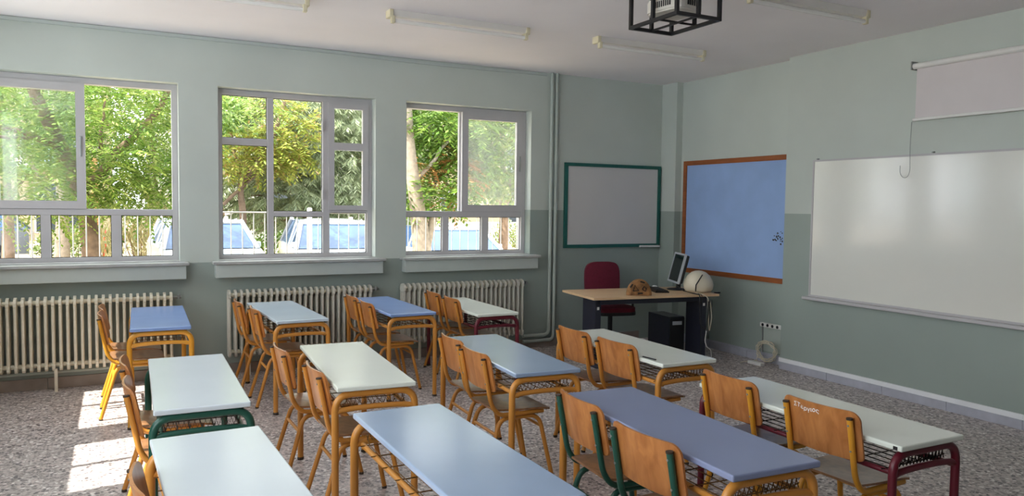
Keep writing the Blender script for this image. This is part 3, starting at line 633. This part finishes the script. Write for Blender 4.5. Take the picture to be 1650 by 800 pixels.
# monitor
mo = thing('monitor', 'silver-framed flat monitor with a dark screen on the teacher\'s desk', 'monitor', (5.545, 6.70, ZD), math.radians(156))
mp = bpy.data.objects.new
tilt = math.radians(14)
def tl(p):  # tilt about y axis at z=.08
    x, y, z = p; z -= .1; return (x*math.cos(tilt)-z*math.sin(tilt)*1, y, .1+z*math.cos(tilt)+x*math.sin(tilt))
def tilted(mb): mb.v = [tl(p) for p in mb.v]; return mb
tilted(frame_x(MB(), -.205, .205, .08, .42, .02, -.012, .012)).build('bezel', 'silver', mo); tilted(MB().box((-.01, -.185, .10), (.006, .185, .40))).build('screen', 'lcd', mo)
tilted(MB().rbox((-.05, -.195, .09), (-.0125, .195, .41), .012)).build('back_cover', 'black', mo)
MB().rbox((-.075, -.03, .012), (-.035, .03, .16), .006).build('stand', 'black', mo); MB().lathe([(.11, 0), (.115, .006), (.10, .012), (.03, .02)], 24, (-.04, 0, 0)).build('base', 'black', mo)
kb = thing('keyboard', 'black keyboard lying in front of the monitor', 'keyboard', (5.28, 6.66, ZD), math.radians(68))
MB().prism([(-.075, 0), (.075, 0), (.075, .028), (-.075, .014)], 0, -.21, .21).build('body', 'black', kb)
kk = MB()
for i in range(14):
    for j in range(5): kk.box((-.2+i*.0285, -.064+j*.026, .0145+j*.0024+.004), (-.2+i*.0285+.023, -.064+j*.026+.021, .0205+j*.0024+.004))
kk.build('keys', mat('dark_keys', (30, 31, 34), .5), kb)
ms = thing('computer_mouse', 'white computer mouse beside the keyboard', 'mouse', (5.46, 6.93, ZD), math.radians(40))
MB().sheet(lambda u, v: (disc(u, v)[0]*.05, disc(u, v)[1]*.03, .028*math.sqrt(max(0, 1-.8*(disc(u, v)[0]**2+disc(u, v)[1]**2)))), arange(-1, 1, 9), arange(-1, 1, 9), .008, (0, 0, .2)).build('shell', 'white', ms); MB().box((.02, -.003, .022), (.035, .003, .03)).build('wheel', 'black', ms)
# half-round painted ornament
om = thing('ornament', 'brown half-round ornament with dark markings on the teacher\'s desk', 'ornament', (4.835, 6.395, ZD), math.radians(-28))
def dome(u, v): a = PI*u; b = (v-.5)*PI*.9; return (-.135*math.cos(a)*math.cos(b*.55), .055*math.sin(b), .17*math.sin(a)*math.cos(b*.6)+.002)
ob = MB(); us, vv = arange(0, 1, 19), arange(0, 1, 9); A = [dome(u, v) for u in us for v in vv]
ob.add(A, [(i*9+j, (i+1)*9+j, (i+1)*9+j+1, i*9+j+1) for i in range(18) for j in range(8)], True)
ob.add([A[i*9] for i in range(19)], [tuple(range(19))]); ob.add([A[i*9+8] for i in range(19)], [tuple(range(18, -1, -1))]); ob.build('body', 'clay', om)
def ringmark(cx, cz, pts): return MB().tube([(cx+a, -.058, cz+b) for a, b in pts]+[(cx+pts[0][0], -.058, cz+pts[0][1])], .006, 5)
ringmark(-.045, .075, [(-.025, -.028), (.032, -.02), (-.008, .035)]).build('marking', 'ink', om); ringmark(.045, .068, [(-.02, .0), (.0, .03), (.022, .01), (.012, -.022)]).build('marking', 'ink', om)
MB().tube([(.005, -.05, .15), (.05, -.045, .135)], .009, 6).build('marking', 'ink', om); MB().tube([(-.10, -.05, .085), (-.075, -.05, .12)], .009, 6).build('marking', 'ink', om)
MB().tube([(-.02, -.058, .022), (.03, -.058, .026)], .009, 6).build('marking', 'ink', om)
# cream dome with black stick
dm = thing('plastic_dome', 'cream rounded plastic dome with a black stick beside the monitor', 'dome', (5.66, 6.42, ZD), math.radians(20))
MB().lathe([(.13, 0), (.155, .03), (.162, .08), (.15, .13), (.12, .18), (.08, .215), (.04, .23), (.005, .234)], 28).build('shell', 'cream', dm)
MB().tube([(-.15, -.05, .02), (-.162, -.06, .09), (-.10, -.10, .20)], .006, 6).build('stick', 'black', dm)
tag(MB().rbox((5.73, 6.21, ZD), (5.79, 6.25, ZD+.012), .003).build('adapter', 'black'), 'small black plug lying beside the cream dome', 'plug')
tw = thing('computer_tower', 'dark computer tower under the right end of the teacher\'s desk', 'computer', (5.53, 6.80, 0), math.radians(-7))
MB().rbox((-.10, -.22, .012), (.10, .22, .45), .006).build('case', 'navy', tw); MB().rbox((-.095, -.232, .02), (.095, -.2205, .44), .004).build('front_panel', 'black', tw)
for x in (-.08, .08):
    for y in (-.19, .19): MB().box((x-.012, y-.012, 0), (x+.012, y+.012, .0118)).build('foot', 'black', tw)
MB().box((-.06, -.235, .36), (.06, -.2325, .40)).build('drive_slot', 'silver', tw)
def cable(pts, r, mt, label): return tag(MB().tube(fillet([(x-.10, y-.012*(y < 6.19), z) for x, y, z in pts], .03, 5), r, 6).build('cable', mt), label, 'cable')
ex, ey = 5.52, 6.18
cable([(5.62, 6.60, ZD+.05), (5.58, 6.45, ZD+.012), (5.52, 6.22, ZD+.012), (5.51, 6.12, ZD+.012), (5.505, 6.115, .60), (5.51, 6.115, .45), (5.57, 6.09, .37), (5.60, 6.085, .55), (5.60, 6.085, .68)], .006, 'black', 'thick black cable looping over the desk edge below the cream dome')
cable([(5.62, 6.27, ZD+.009), (5.57, 6.2, ZD+.009), (5.552, 6.135, ZD+.009), (5.55, 6.135, .60), (5.545, 6.135, .30), (5.56, 6.135, .06)], .004, 'black', 'thin black cable hanging from the desk edge to the floor')
cable([(5.60, 6.28, ZD+.010), (5.575, 6.17, ZD+.010), (5.615, 6.11, .72), (5.625, 6.105, .42), (5.66, 6.13, .35), (5.68, 6.12, .50), (5.655, 6.12, .66)], .0055, 'cream', 'pale looped cable hanging in front of the desk\'s right leg')
cable([(5.62, 6.13, .36), (5.60, 6.13, .25), (5.63, 6.12, .18), (5.68, 6.12, .16), (5.70, 6.12, .02)], .004, 'white', 'white cable low on the desk\'s right leg')
# sockets on the recessed wall
ox = thing('socket_box', 'small grey socket box with conduit beside the teacher\'s desk', 'socket', (XR, 6.86, 0)); MB().rbox((-.035, -.045, .49), (-.001, .045, .57), .005).build('box', 'metal', ox); MB().tube([(-.012, 0, .11), (-.012, 0, .49)], .010, 8).build('conduit', 'metal', ox)
ps = thing('power_strip', 'white power strip on a grey bracket in the wall recess', 'power strip', (XR, 5.85, 0))
MB().rbox((-.05, -.19, .385), (-.008, .165, .43), .006).build('body', 'white', ps)
for k in range(5): MB().tube([(-.0515, -.15+k*.068, .408), (-.0495, -.15+k*.068, .408)], .017, 12).build('socket', 'black', ps)
MB().box((-.006, -.19, .12), (-.001, .15, .384)).build('back_plate', 'pipe', ps); MB().tube([(-.014, .155, .10), (-.014, .155, .385)], .008, 8).build('conduit', 'metal', ps)
cl = []
for k in range(80):
    a = k*2*PI/16; rr = .105+.018*math.sin(k*.7); cl.append((6.13+.018*math.cos(k*1.7)-.05*math.cos(a)*.3, 5.86+rr*math.cos(a)*1.05, .13+rr*math.sin(a)*.95+.01))
cl += [(6.08, 5.95, .03), (5.98, 6.04, .008), (5.92, 6.02, .008)]
tag(MB().tube(cl, .0055, 5).build('cable_coil', 'cream'), 'coil of pale cable on the floor below the power strip', 'cable')
tag(MB().rbox((5.98, 5.79, .001), (6.04, 5.98, .035), .006).build('extension_block', 'white'), 'white extension block on the floor below the power strip', 'plug')
# pen shape standing in for a dark notch in the desk edge
pn = thing('sliver', 'dark pen at the left edge of the white desk near the teacher\'s desk', 'sliver', (2.852, 3.66, .7405), math.radians(97)); MB().tube([(-.06, 0, .0045), (.05, 0, .0045)], .0042, 8).build('barrel', 'black', pn); MB().tube([(.05, 0, .0045), (.066, 0, .0045)], [.004, .001], 8).build('tip', 'metal', pn)
#OUTSIDE
# ------------------------------------------------------------------ outside
GZ = -.13
tag(MB().box((-60, YW+WT, GZ-.2), (80, 17, GZ)).build('ground', 'sand'), 'sandy school yard soil outside the windows', 'ground', kind='structure')
tag(MB().box((-60, 17, GZ-.2), (80, 90, GZ-.02)).build('street', 'sand'), 'pale sandy ground beyond the railing', 'ground', kind='structure')
tag(MB().box((-60, 21.5, GZ-.03), (80, 26.6, GZ)).build('road', 'asphalt'), 'grey street behind the parked cars', 'road', kind='structure')
RT = ray_on(400, 342.5, 1, 8.32).z
def railing(x0, x1, label):
    t = thing('window_railing', label, 'railing', (x0, 8.32, 0), group='white safety railings outside the windows'); n = round((x1-x0)/.112)
    b = MB().tube([(0, 0, .80), (0, 0, RT)], .0055, 6).mesh('bar'); b.materials.append(M['rail'])
    for k in range(n+1):
        o = link('bar', b, t); o.location = ((x1-x0)*k/n, 0, 0)
    for z in (.80, RT): MB().tube([(-.04, 0, z), (x1-x0+.04, 0, z)], .008, 6).build('rail', 'rail', t)
    for x in (0, x1-x0): MB().box((x-.008, -.32, 1.3), (x+.008, 0, 1.316)).build('wall_bracket', 'rail', t)
railing(-1.15, .62, 'white railing bars outside the left window'); railing(.82, 2.62, 'white railing bars outside the middle window'); railing(2.76, 4.72, 'white railing bars outside the right window')

LEAF = dict(
    ash=leafmat('bright_compound_leaf', [(110, 146, 52), (146, 178, 74), (176, 196, 98), (84, 118, 44), (206, 212, 128)], .5),
    lush=leafmat('green_leaf', [(92, 134, 48), (126, 164, 64), (156, 184, 86), (70, 106, 44)], .5),
    yellow=leafmat('yellow_green_leaf', [(150, 168, 62), (186, 196, 84), (206, 204, 104), (128, 150, 60), (190, 150, 92)], .5),
    cedar=leafmat('grey_green_needle', [(130, 148, 104), (160, 174, 128), (186, 196, 150), (100, 116, 84)], .35),
    rust=leafmat('dry_orange_leaf', [(196, 128, 70), (210, 156, 96), (168, 104, 60)], .4),
    hedge=leafmat('hedge_leaf', [(104, 132, 56), (150, 166, 84), (82, 108, 48), (188, 184, 112)], .45),
    reed=leafmat('dry_grass', [(190, 170, 120), (160, 160, 90), (206, 186, 140), (140, 150, 80)], .4))
def rv(r): 
    while True:
        v = Vector((r.uniform(-1, 1), r.uniform(-1, 1), r.uniform(-1, 1)))
        if .05 < v.length < 1: return v
class Leaves:
    def __init__(s): s.v = []; s.f = []
    def leaf(s, p, d, nrm, L, W):
        d = d.normalized(); side = d.cross(nrm)
        if side.length < 1e-4: side = d.cross(Vector((1, .3, .2)))
        side.normalize(); o = len(s.v); s.v += [p[:], (p+d*L*.5+side*W*.5)[:], (p+d*L)[:], (p+d*L*.5-side*W*.5)[:]]; s.f.append((o, o+1, o+2, o+3))
    def frond(s, p, d, r, L=.34, n=8, lw=.032, ll=.085):
        d = d.normalized(); nrm = (Vector((0, 0, 1))+rv(r)*.5).normalized(); side = d.cross(nrm).normalized()
        for k in range(n):
            q = p+d*L*(k+1)/n+Vector((0, 0, -.10*(k/n)**2))
            for sg in (-1, 1): s.leaf(q, side*sg+d*.45+Vector((0, 0, -.25))+rv(r)*.15, nrm+rv(r)*.3, ll*r.uniform(.8, 1.2), lw)
        s.leaf(p+d*L, d, nrm, ll, lw)
    def build(s, name, mt, parent):
        me = bpy.data.meshes.new(name); me.from_pydata(s.v, [], s.f); me.update(); me.materials.append(LEAF[mt]); o = link(name, me, parent); return tag(o, kind='stuff')
def limb(mb, a, b, r0, r1, r, wob=.06, n=6):
    a, b = Vector(a), Vector(b); L = (b-a).length
    mb.tube([a+(b-a)*(i/n)+(rv(r)*wob*L*.5 if 0 < i < n else Vector()) for i in range(n+1)], [r0+(r1-r0)*i/n for i in range(n+1)], 8)
def tree(name, label, base, trunk, limbs, blobs, kind, bark, seed, trunk_r=.12):
    """blobs: (centre, radii, count, mode)"""
    r = random.Random(seed); t = thing(name, label, 'tree', base, group='trees outside the windows')
    mb = MB(); P = [Vector(p) for p in trunk]
    mb.tube(fillet(P, .6, 4), [trunk_r*(1-.5*i/max(1, len(fillet(P, .6, 4))-1)) for i in range(len(fillet(P, .6, 4)))], 10); mb.build('trunk', bark, t)
    for a, b, r0, r1 in limbs:
        q = MB(); limb(q, a, b, r0, r1, r); q.build('branch', bark, t)
    lv = {}
    for c, rad, n, mode, mt in blobs:
        lf = lv.setdefault(mt, Leaves()); c = Vector(c)
        for _ in range(n):
            v = rv(r); v = v*(v.length**-.35); p = c+Vector((v.x*rad[0], v.y*rad[1], v.z*rad[2])); out = Vector((v.x, v.y, v.z*.4-.15))+rv(r)*.9
            if mode == 'frond': lf.frond(p, out, r)
            elif mode == 'bigfrond': lf.frond(p, out, r, .42, 7, .05, .12)
            elif mode == 'leaf': 
                for _k in range(9): lf.leaf(p+rv(r)*.13, rv(r)+Vector((0, 0, -.3)), rv(r)+Vector((0, 0, .8)), r.uniform(.08, .13), r.uniform(.04, .07))
            elif mode == 'needle':
                ax = Vector((v.x, v.y*.6, 0)).normalized() if abs(v.x)+abs(v.y) > .05 else Vector((1, 0, 0)); L = r.uniform(.45, .8)
                for k in range(16):
                    q = p+ax*L*(k/16)+Vector((0, 0, -.35*L*(k/16)**2))
                    for sg in (-1, 1):
                        sd_ = Vector((-ax.y*sg, ax.x*sg, 0)); lf.leaf(q, sd_*.7+ax*.6+Vector((0, 0, -.75))+rv(r)*.25, Vector((0, 1, .5))+rv(r)*.5, r.uniform(.12, .2), .022)
    for mt, lf in lv.items(): lf.build('foliage', mt, t)
    return t
def W_(px, py, Y): return ray_on(px, py, 1, Y)
def at(px, py, Y, base): return tuple(W_(px, py, Y)-Vector(base))
# tree filling the left window
Y1 = 12.0; b1 = (W_(120, 338, Y1).x, Y1, GZ)
tree('ash_tree', 'leafy tree with dark leaning trunk filling the left window', b1,
     [(.25, 0, 0), at(147, 400, Y1, b1), at(138, 330, Y1, b1), at(95, 230, Y1, b1), at(55, 150, Y1, b1), at(20, 60, Y1, b1)],
     [(at(140, 300, Y1, b1), at(205, 230, Y1, b1), .07, .05), (at(205, 230, Y1, b1), at(245, 190, Y1, b1), .05, .045), (at(245, 190, Y1, b1), at(282, 130, Y1, b1), .045, .03), (at(100, 240, Y1, b1), at(-60, 180, Y1, b1), .05, .02), (at(128, 300, Y1, b1), at(70, 175, Y1, b1), .05, .02),
      (at(95, 230, Y1, b1), at(-40, 215, Y1-.5, b1), .035, .015), (at(160, 250, Y1, b1), at(170, 160, Y1, b1), .03, .012), (at(60, 160, Y1, b1), at(110, 60, Y1, b1), .04, .02)],
     [(at(60, 190, Y1, b1), (2.1, 1.5, 1.25), 900, 'frond', 'ash'), (at(215, 190, Y1+.4, b1), (1.1, 1.3, 1.1), 560, 'frond', 'lush'), (at(30, 290, Y1-.3, b1), (1.4, 1.1, .55), 380, 'frond', 'ash'), (at(230, 300, Y1+.3, b1), (.75, .9, .42), 200, 'frond', 'lush'), (at(120, 120, Y1+.6, b1), (3.2, 2.0, 1.0), 700, 'frond', 'ash')], 'ash', 'bark', 3, .13)
# cedar of the middle window
Y2 = 19.0; b2 = (W_(512, 338, Y2).x, Y2, GZ)
tree('cedar_tree', 'cedar with drooping grey-green needles behind the middle window', b2, [(0, 0, 0), (0, 0, 3), (.1, 0, 6.5)],
     [((0, 0, z), (sx*1.7, -.4, z-.25), .05, .015) for z in (1.5, 2.2, 2.9, 3.6, 4.3) for sx in (-1, 1)],
     [((sx*.75, -.5, z), (1.2, .9, .3), 120, 'needle', 'cedar') for z in (1.5, 1.95, 2.4, 2.85, 3.3, 3.75, 4.2, 4.6) for sx in (-1, 1)]+[((sx*1.9, -.2, z), (.9, .7, .3), 60, 'needle', 'cedar') for z in (1.7, 2.3, 2.9, 3.5, 4.1) for sx in (-1, 1)], 'cedar', 'bark', 5, .16)
Y3 = 17.0; b3 = (W_(400, 338, Y3).x, Y3, GZ)
tree('young_tree', 'yellow-green broadleaf tree in the left part of the middle window', b3, [(-.15, 0, 0), (-.1, 0, 1.6), at(385, 300, Y3, b3), at(440, 230, Y3, b3), at(470, 120, Y3, b3)],
     [(at(385, 300, Y3, b3), at(430, 255, Y3, b3), .05, .03), (at(390, 290, Y3, b3), at(365, 180, Y3, b3), .04, .02), (at(360, 330, Y3, b3), at(450, 250, Y3, b3), .04, .02)],
     [(at(405, 245, Y3, b3), (.95, .8, .36), 330, 'bigfrond', 'yellow'), (at(465, 225, Y3, b3), (.55, .7, .6), 150, 'bigfrond', 'yellow'), (at(370, 180, Y3-.6, b3), (.36, .5, .45), 150, 'leaf', 'lush'), (at(430, 165, Y3+.3, b3), (.6, .8, .25), 60, 'bigfrond', 'yellow')], 'yellow', 'bark', 8, .08)
# tree of the right window, pale trunk
Y4 = 11.6; b4_ = (W_(672, 338, Y4).x, Y4, GZ)
tree('plane_tree', 'tree with thick pale trunk in the right window', b4_, [(.12, 0, 0), at(680, 400, Y4, b4_), at(672, 330, Y4, b4_), at(660, 250, Y4, b4_), at(652, 120, Y4, b4_)],
     [(at(686, 400, Y4, b4_), at(700, 345, Y4, b4_), .09, .06), (at(664, 300, Y4, b4_), at(735, 210, Y4, b4_), .04, .02), (at(720, 300, Y4+.6, b4_), at(690, 200, Y4+.6, b4_), .03, .012), (at(838, 335, Y4+1.5, b4_), at(790, 230, Y4+1.5, b4_), .07, .04)],
     [(at(720, 190, Y4+.4, b4_), (.85, .9, .42), 330, 'bigfrond', 'lush'), (at(735, 245, Y4+.7, b4_), (.55, .8, .5), 230, 'bigfrond', 'lush'), (at(700, 310, Y4+.3, b4_), (.42, .6, .26), 130, 'bigfrond', 'lush'), (at(738, 290, Y4+.1, b4_), (.16, .3, .42), 60, 'frond', 'rust'), (at(690, 268, Y4+.2, b4_), (.25, .3, .08), 18, 'frond', 'rust'),
      (at(800, 210, Y4+1, b4_), (.9, 1, .7), 420, 'bigfrond', 'ash'), (at(815, 300, Y4+1.2, b4_), (.5, .8, .3), 130, 'leaf', 'ash')], 'lush', 'palebark', 11, .17)
# trees farther back
def far_tree(px, Y, cz, rad, n, mt, label, bark='bark', seed=1, rr=.14):
    x = W_(px, 338, Y).x; tree('broadleaf_tree', label, (x, Y, GZ), [(0, 0, 0), (.05, 0, 1.5), (-.05, 0, cz-GZ+.4)], [((0, 0, 1.6), (sx*rad[0]*.6, 0, cz-GZ+.2), .05, .02) for sx in (-1, 1)], [((0, 0, cz-GZ), rad, n, 'leaf', mt)], mt, bark, seed, rr)
far_tree(97, 19, 3.7, (2.3, 1.6, 1.75), 900, 'lush', 'tree with pale straight trunk far behind the left window', 'palebark', 21, .16)
far_tree(10, 21, 4.0, (2.2, 1.6, 1.9), 800, 'lush', 'dark tree at the far left beyond the street', 'bark', 22)
far_tree(250, 20, 3.4, (1.8, 1.5, 1.5), 520, 'hedge', 'light green tree behind the right half of the left window', 'bark', 23, .08)
far_tree(355, 28.5, 4.8, (3.0, 2.0, 3.0), 900, 'lush', 'big tree across the street between left and middle windows', 'bark', 24)
far_tree(580, 28, 3.8, (2.4, 2.0, 2.2), 620, 'hedge', 'tree across the street behind the cedar', 'bark', 25)
far_tree(810, 17.5, 3.3, (1.9, 1.6, 1.7), 620, 'ash', 'tree seen through the dusty pane of the right window', 'bark', 26)
far_tree(690, 29, 5.6, (2.6, 2.0, 2.2), 450, 'lush', 'tree in front of the balconies across the street', 'bark', 27)
def bush(px, Y, rad, n, mt, label, seed, tall=False):
    r = random.Random(seed); x = W_(px, 400, Y).x; t = thing('bush', label, 'bush', (x, Y, GZ), group='bushes outside the windows'); lf = Leaves()
    for _ in range(n):
        v = rv(r); p = Vector((v.x*rad[0], v.y*rad[1], rad[2]+v.z*rad[2]))
        for _k in range(8):
            if tall: lf.leaf(p+rv(r)*.1, Vector((r.gauss(0, .35), r.gauss(0, .35), 1)), rv(r), r.uniform(.25, .5), .02)
            else: lf.leaf(p+rv(r)*.12, rv(r), rv(r)+Vector((0, 0, .6)), r.uniform(.08, .13), .06)
    lf.build('foliage', mt, t)
    s_ = MB()
    for k in range(4): s_.tube([(0, 0, 0), (r.uniform(-.5, .5)*rad[0], r.uniform(-.5, .5)*rad[1], rad[2])], .012, 5)
    tag(s_.build('stem', 'bark', t), kind='stuff')
bush(225, 19.0, (1.0, .7, .95), 260, 'reed', 'tall dry grass clump behind the left window', 31, True)
bush(125, 24, (1.2, .8, .55), 260, 'hedge', 'low dark bush between the tree trunks at left', 32)
bush(512, 10.9, (.38, .3, .42), 150, 'yellow', 'bright yellow-green bush below the middle window', 33)
bush(432, 21, (.7, .6, .85), 200, 'lush', 'green bush behind the first white car', 34)
bush(600, 30, (2.4, 1.0, .8), 300, 'lush', 'long dark hedge across the street', 35)
bush(835, 27.5, (1.4, .8, .6), 200, 'hedge', 'hedge behind the third white car', 36)
bush(270, 26, (1.6, .8, 1.0), 260, 'hedge', 'light hedge behind the first white car\'s bonnet', 37)
# parked cars, side on
def car(x0, x1, Y, body, label, H=1.43):
    L = x1-x0; t = thing('car', label, 'car', (x0, Y, GZ), group='cars parked in the street'); hw = .83
    P = lambda pts: [(a*L, b*H) for a, b in pts]
    low = P([(.0, .22), (.0, .42), (.03, .52), (.14, .60), (.26, .655), (.98, .665), (1.0, .58), (1.0, .2)])
    n = len(low); mb = MB(); ring = [(-hw*.86, .0), (-hw, .03), (hw, .03), (hw*.86, .0)]
    mb.prism(low, 1, -hw, hw); mb.build('body', body, t)
    cabl, cabt = P([(.24, .655), (.97, .665)]), P([(.42, .975), (.84, .975)])
    def slab(pts_l, pts_t, wl, wt, name, mt):
        (a0, z0), (a1, z1) = pts_l; (b0, y0), (b1, y1) = pts_t
        return MB().add([(a0, -wl, z0), (a1, -wl, z1), (a1, wl, z1), (a0, wl, z0), (b0, -wt, y0), (b1, -wt, y1), (b1, wt, y1), (b0, wt, y0)], [(0, 3, 2, 1), (4, 5, 6, 7), (0, 1, 5, 4), (1, 2, 6, 5), (2, 3, 7, 6), (3, 0, 4, 7)]).build(name, mt, t)
    slab(cabl, cabt, hw*.93, hw*.72, 'window_band', 'carglass')
    k = 12; ro = MB(); vs = []
    for i in range(k+1):
        u = i/k; x = (.395+.47*u)*L; z = (.962+.038*math.sin(PI*u))*H
        for v in (-1, -.6, 0, .6, 1): vs.append((x, v*hw*.745, z-.03*H*abs(v)**3))
    ro.add(vs, [(i*5+j, (i+1)*5+j, (i+1)*5+j+1, i*5+j+1) for i in range(k) for j in range(4)], True); ro.build('roof', body, t)
    MB().tube([(.405*L, -hw*.74, .945*H), (.405*L, hw*.74, .945*H)], .055, 8).build('windscreen_header', body, t)
    for s_ in (-1, 1):
        for (a, za), (b, zb2), wd in (((.235, .65), (.41, .965), .045), ((.56, .66), (.57, .985), .03), ((.975, .66), (.85, .985), .045)):
            MB().tube([(a*L, s_*hw*.935, za*H), (b*L, s_*hw*.735, zb2*H)], wd, 6).build('pillar', body, t)
        for wxp in (.18, .8):
            o = MB().tube([(wxp*L, s_*(hw-.18), .30), (wxp*L, s_*(hw+.005), .30)], .30, 20).build('wheel', 'tyre', t); MB().tube([(wxp*L, s_*(hw+.004), .30), (wxp*L, s_*(hw+.012), .30)], .17, 14).build('hub_cap', 'silver', o)
        MB().rbox((.265*L, s_*hw*.96-.06, .66*H), (.265*L+.10, s_*hw*.96+.06, .66*H+.10), .02).build('mirror', body, t)
        MB().rbox((.004*L, s_*hw*.72-.14, .43*H), (.05*L, s_*hw*.72+.14, .52*H), .02).build('headlight', 'silver', t)
    return t
def park(c, px, Y, rz=90):
    c.location = (W_(px, 400, Y).x+.83, Y, GZ); c.rotation_euler = (0, 0, math.radians(rz)); c.location.x -= .83*(1-math.cos(math.radians(rz-90)))
park(car(0, 3.9, 0, 'carwhite', 'white car partly hidden by the wall between left and middle windows', 1.50), 325-60, 13.2, 92)
park(car(0, 4.1, 0, 'carwhite', 'white car with blue glass in the lower middle window', 1.50), 545-62, 12.6, 84)
park(car(0, 4.1, 0, 'carwhite', 'white car in the lower right window', 1.36), 775-58, 13.0, 88)
dc = car(0, 4.2, 0, 'cardark', 'dark car at the far left of the street'); dc.location = (W_(52, 400, 25.6).x-4.2, 25.6, GZ)
# bollard and posts
bo = thing('bollard', 'red and white street bollard behind the left window', 'bollard', (W_(168, 400, 24).x, 24, GZ)); MB().lathe([(.12, 0), (.12, .03), (.055, .05), (.055, .98), (.03, 1.0)], 14).build('post', 'red', bo)
for z in (.6, .78): MB().lathe([(.057, z), (.0585, z+.01), (.0585, z+.07), (.057, z+.08)], 14).build('band', 'white', bo)
tag(MB().lathe([(.06, 0), (.06, 2.6), (.03, 2.62)], 10, (W_(154, 400, 17).x, 17, GZ)).build('post', mat('rusty_post', (186, 128, 84), .8, var=.2)), 'thin rusty post beside the leaning tree trunk', 'post')
tag(MB().lathe([(.035, 0), (.035, 1.72), (.02, 1.73)], 12, (W_(499, 400, 10.4).x, 10.4, GZ)).build('post', 'rail'), 'pale lamp post below the middle window', 'post')
# low wall and apartment blocks
gw = thing('garden_wall', 'low pale garden wall across the street', 'wall', (4, 31.5, GZ)); MB().box((0, 0, 0), (24, .2, .95)).build('wall', 'stucco', gw); MB().box((-.05, -.05, .95), (24.05, .25, 1.03)).build('coping', 'rail', gw)
def block(x0, n, Y, mt, label, floors=4):
    t = thing('apartment_building', label, 'building', (x0, Y, GZ), group='apartment blocks across the street'); bw = 4.2; W = n*bw
    MB().box((0, 0, 0), (W, 9, floors*3.1+.6)).build('wall', mt, t)
    for fl in range(floors):
        z = .3+fl*3.1
        for k in range(n):
            x = k*bw
            fr = MB().box((x+1.1, -.04, z+(.0 if k % 2 else .9)), (x+2.9, -.001, z+2.3)).build('window', 'alu', t)
            for q in range(2): MB().box((x+1.18+q*.87, -.06, z+(.08 if k % 2 else .98)), (x+1.95+q*.87, -.041, z+2.22)).build('pane', 'darkgap', fr)
            if fl and k % 2:
                sl = MB().box((x+.3, -1.5, z-.2), (x+bw-.3, -.001, z)).build('balcony_slab', 'stucco', t); rl = MB()
                for i in range(25): rl.box((x+.34+i*.145, -1.46, z), (x+.37+i*.145, -1.43, z+.95))
                rl.box((x+.3, -1.48, z+.95), (x+bw-.3, -1.40, z+1.02)); tag(rl.build('railing', 'railblue', sl), kind='stuff')
    MB().box((-.2, -.3, floors*3.1+.6), (W+.2, 9.2, floors*3.1+.9)).build('roof_slab', 'stucco', t)
block(-17, 4, 40, 'beige', 'beige apartment block behind the left window'); block(1.5, 3, 39, 'stucco', 'white apartment block with balconies behind the middle window'); block(15.5, 5, 41, 'beige', 'beige apartment block with balconies behind the right window')
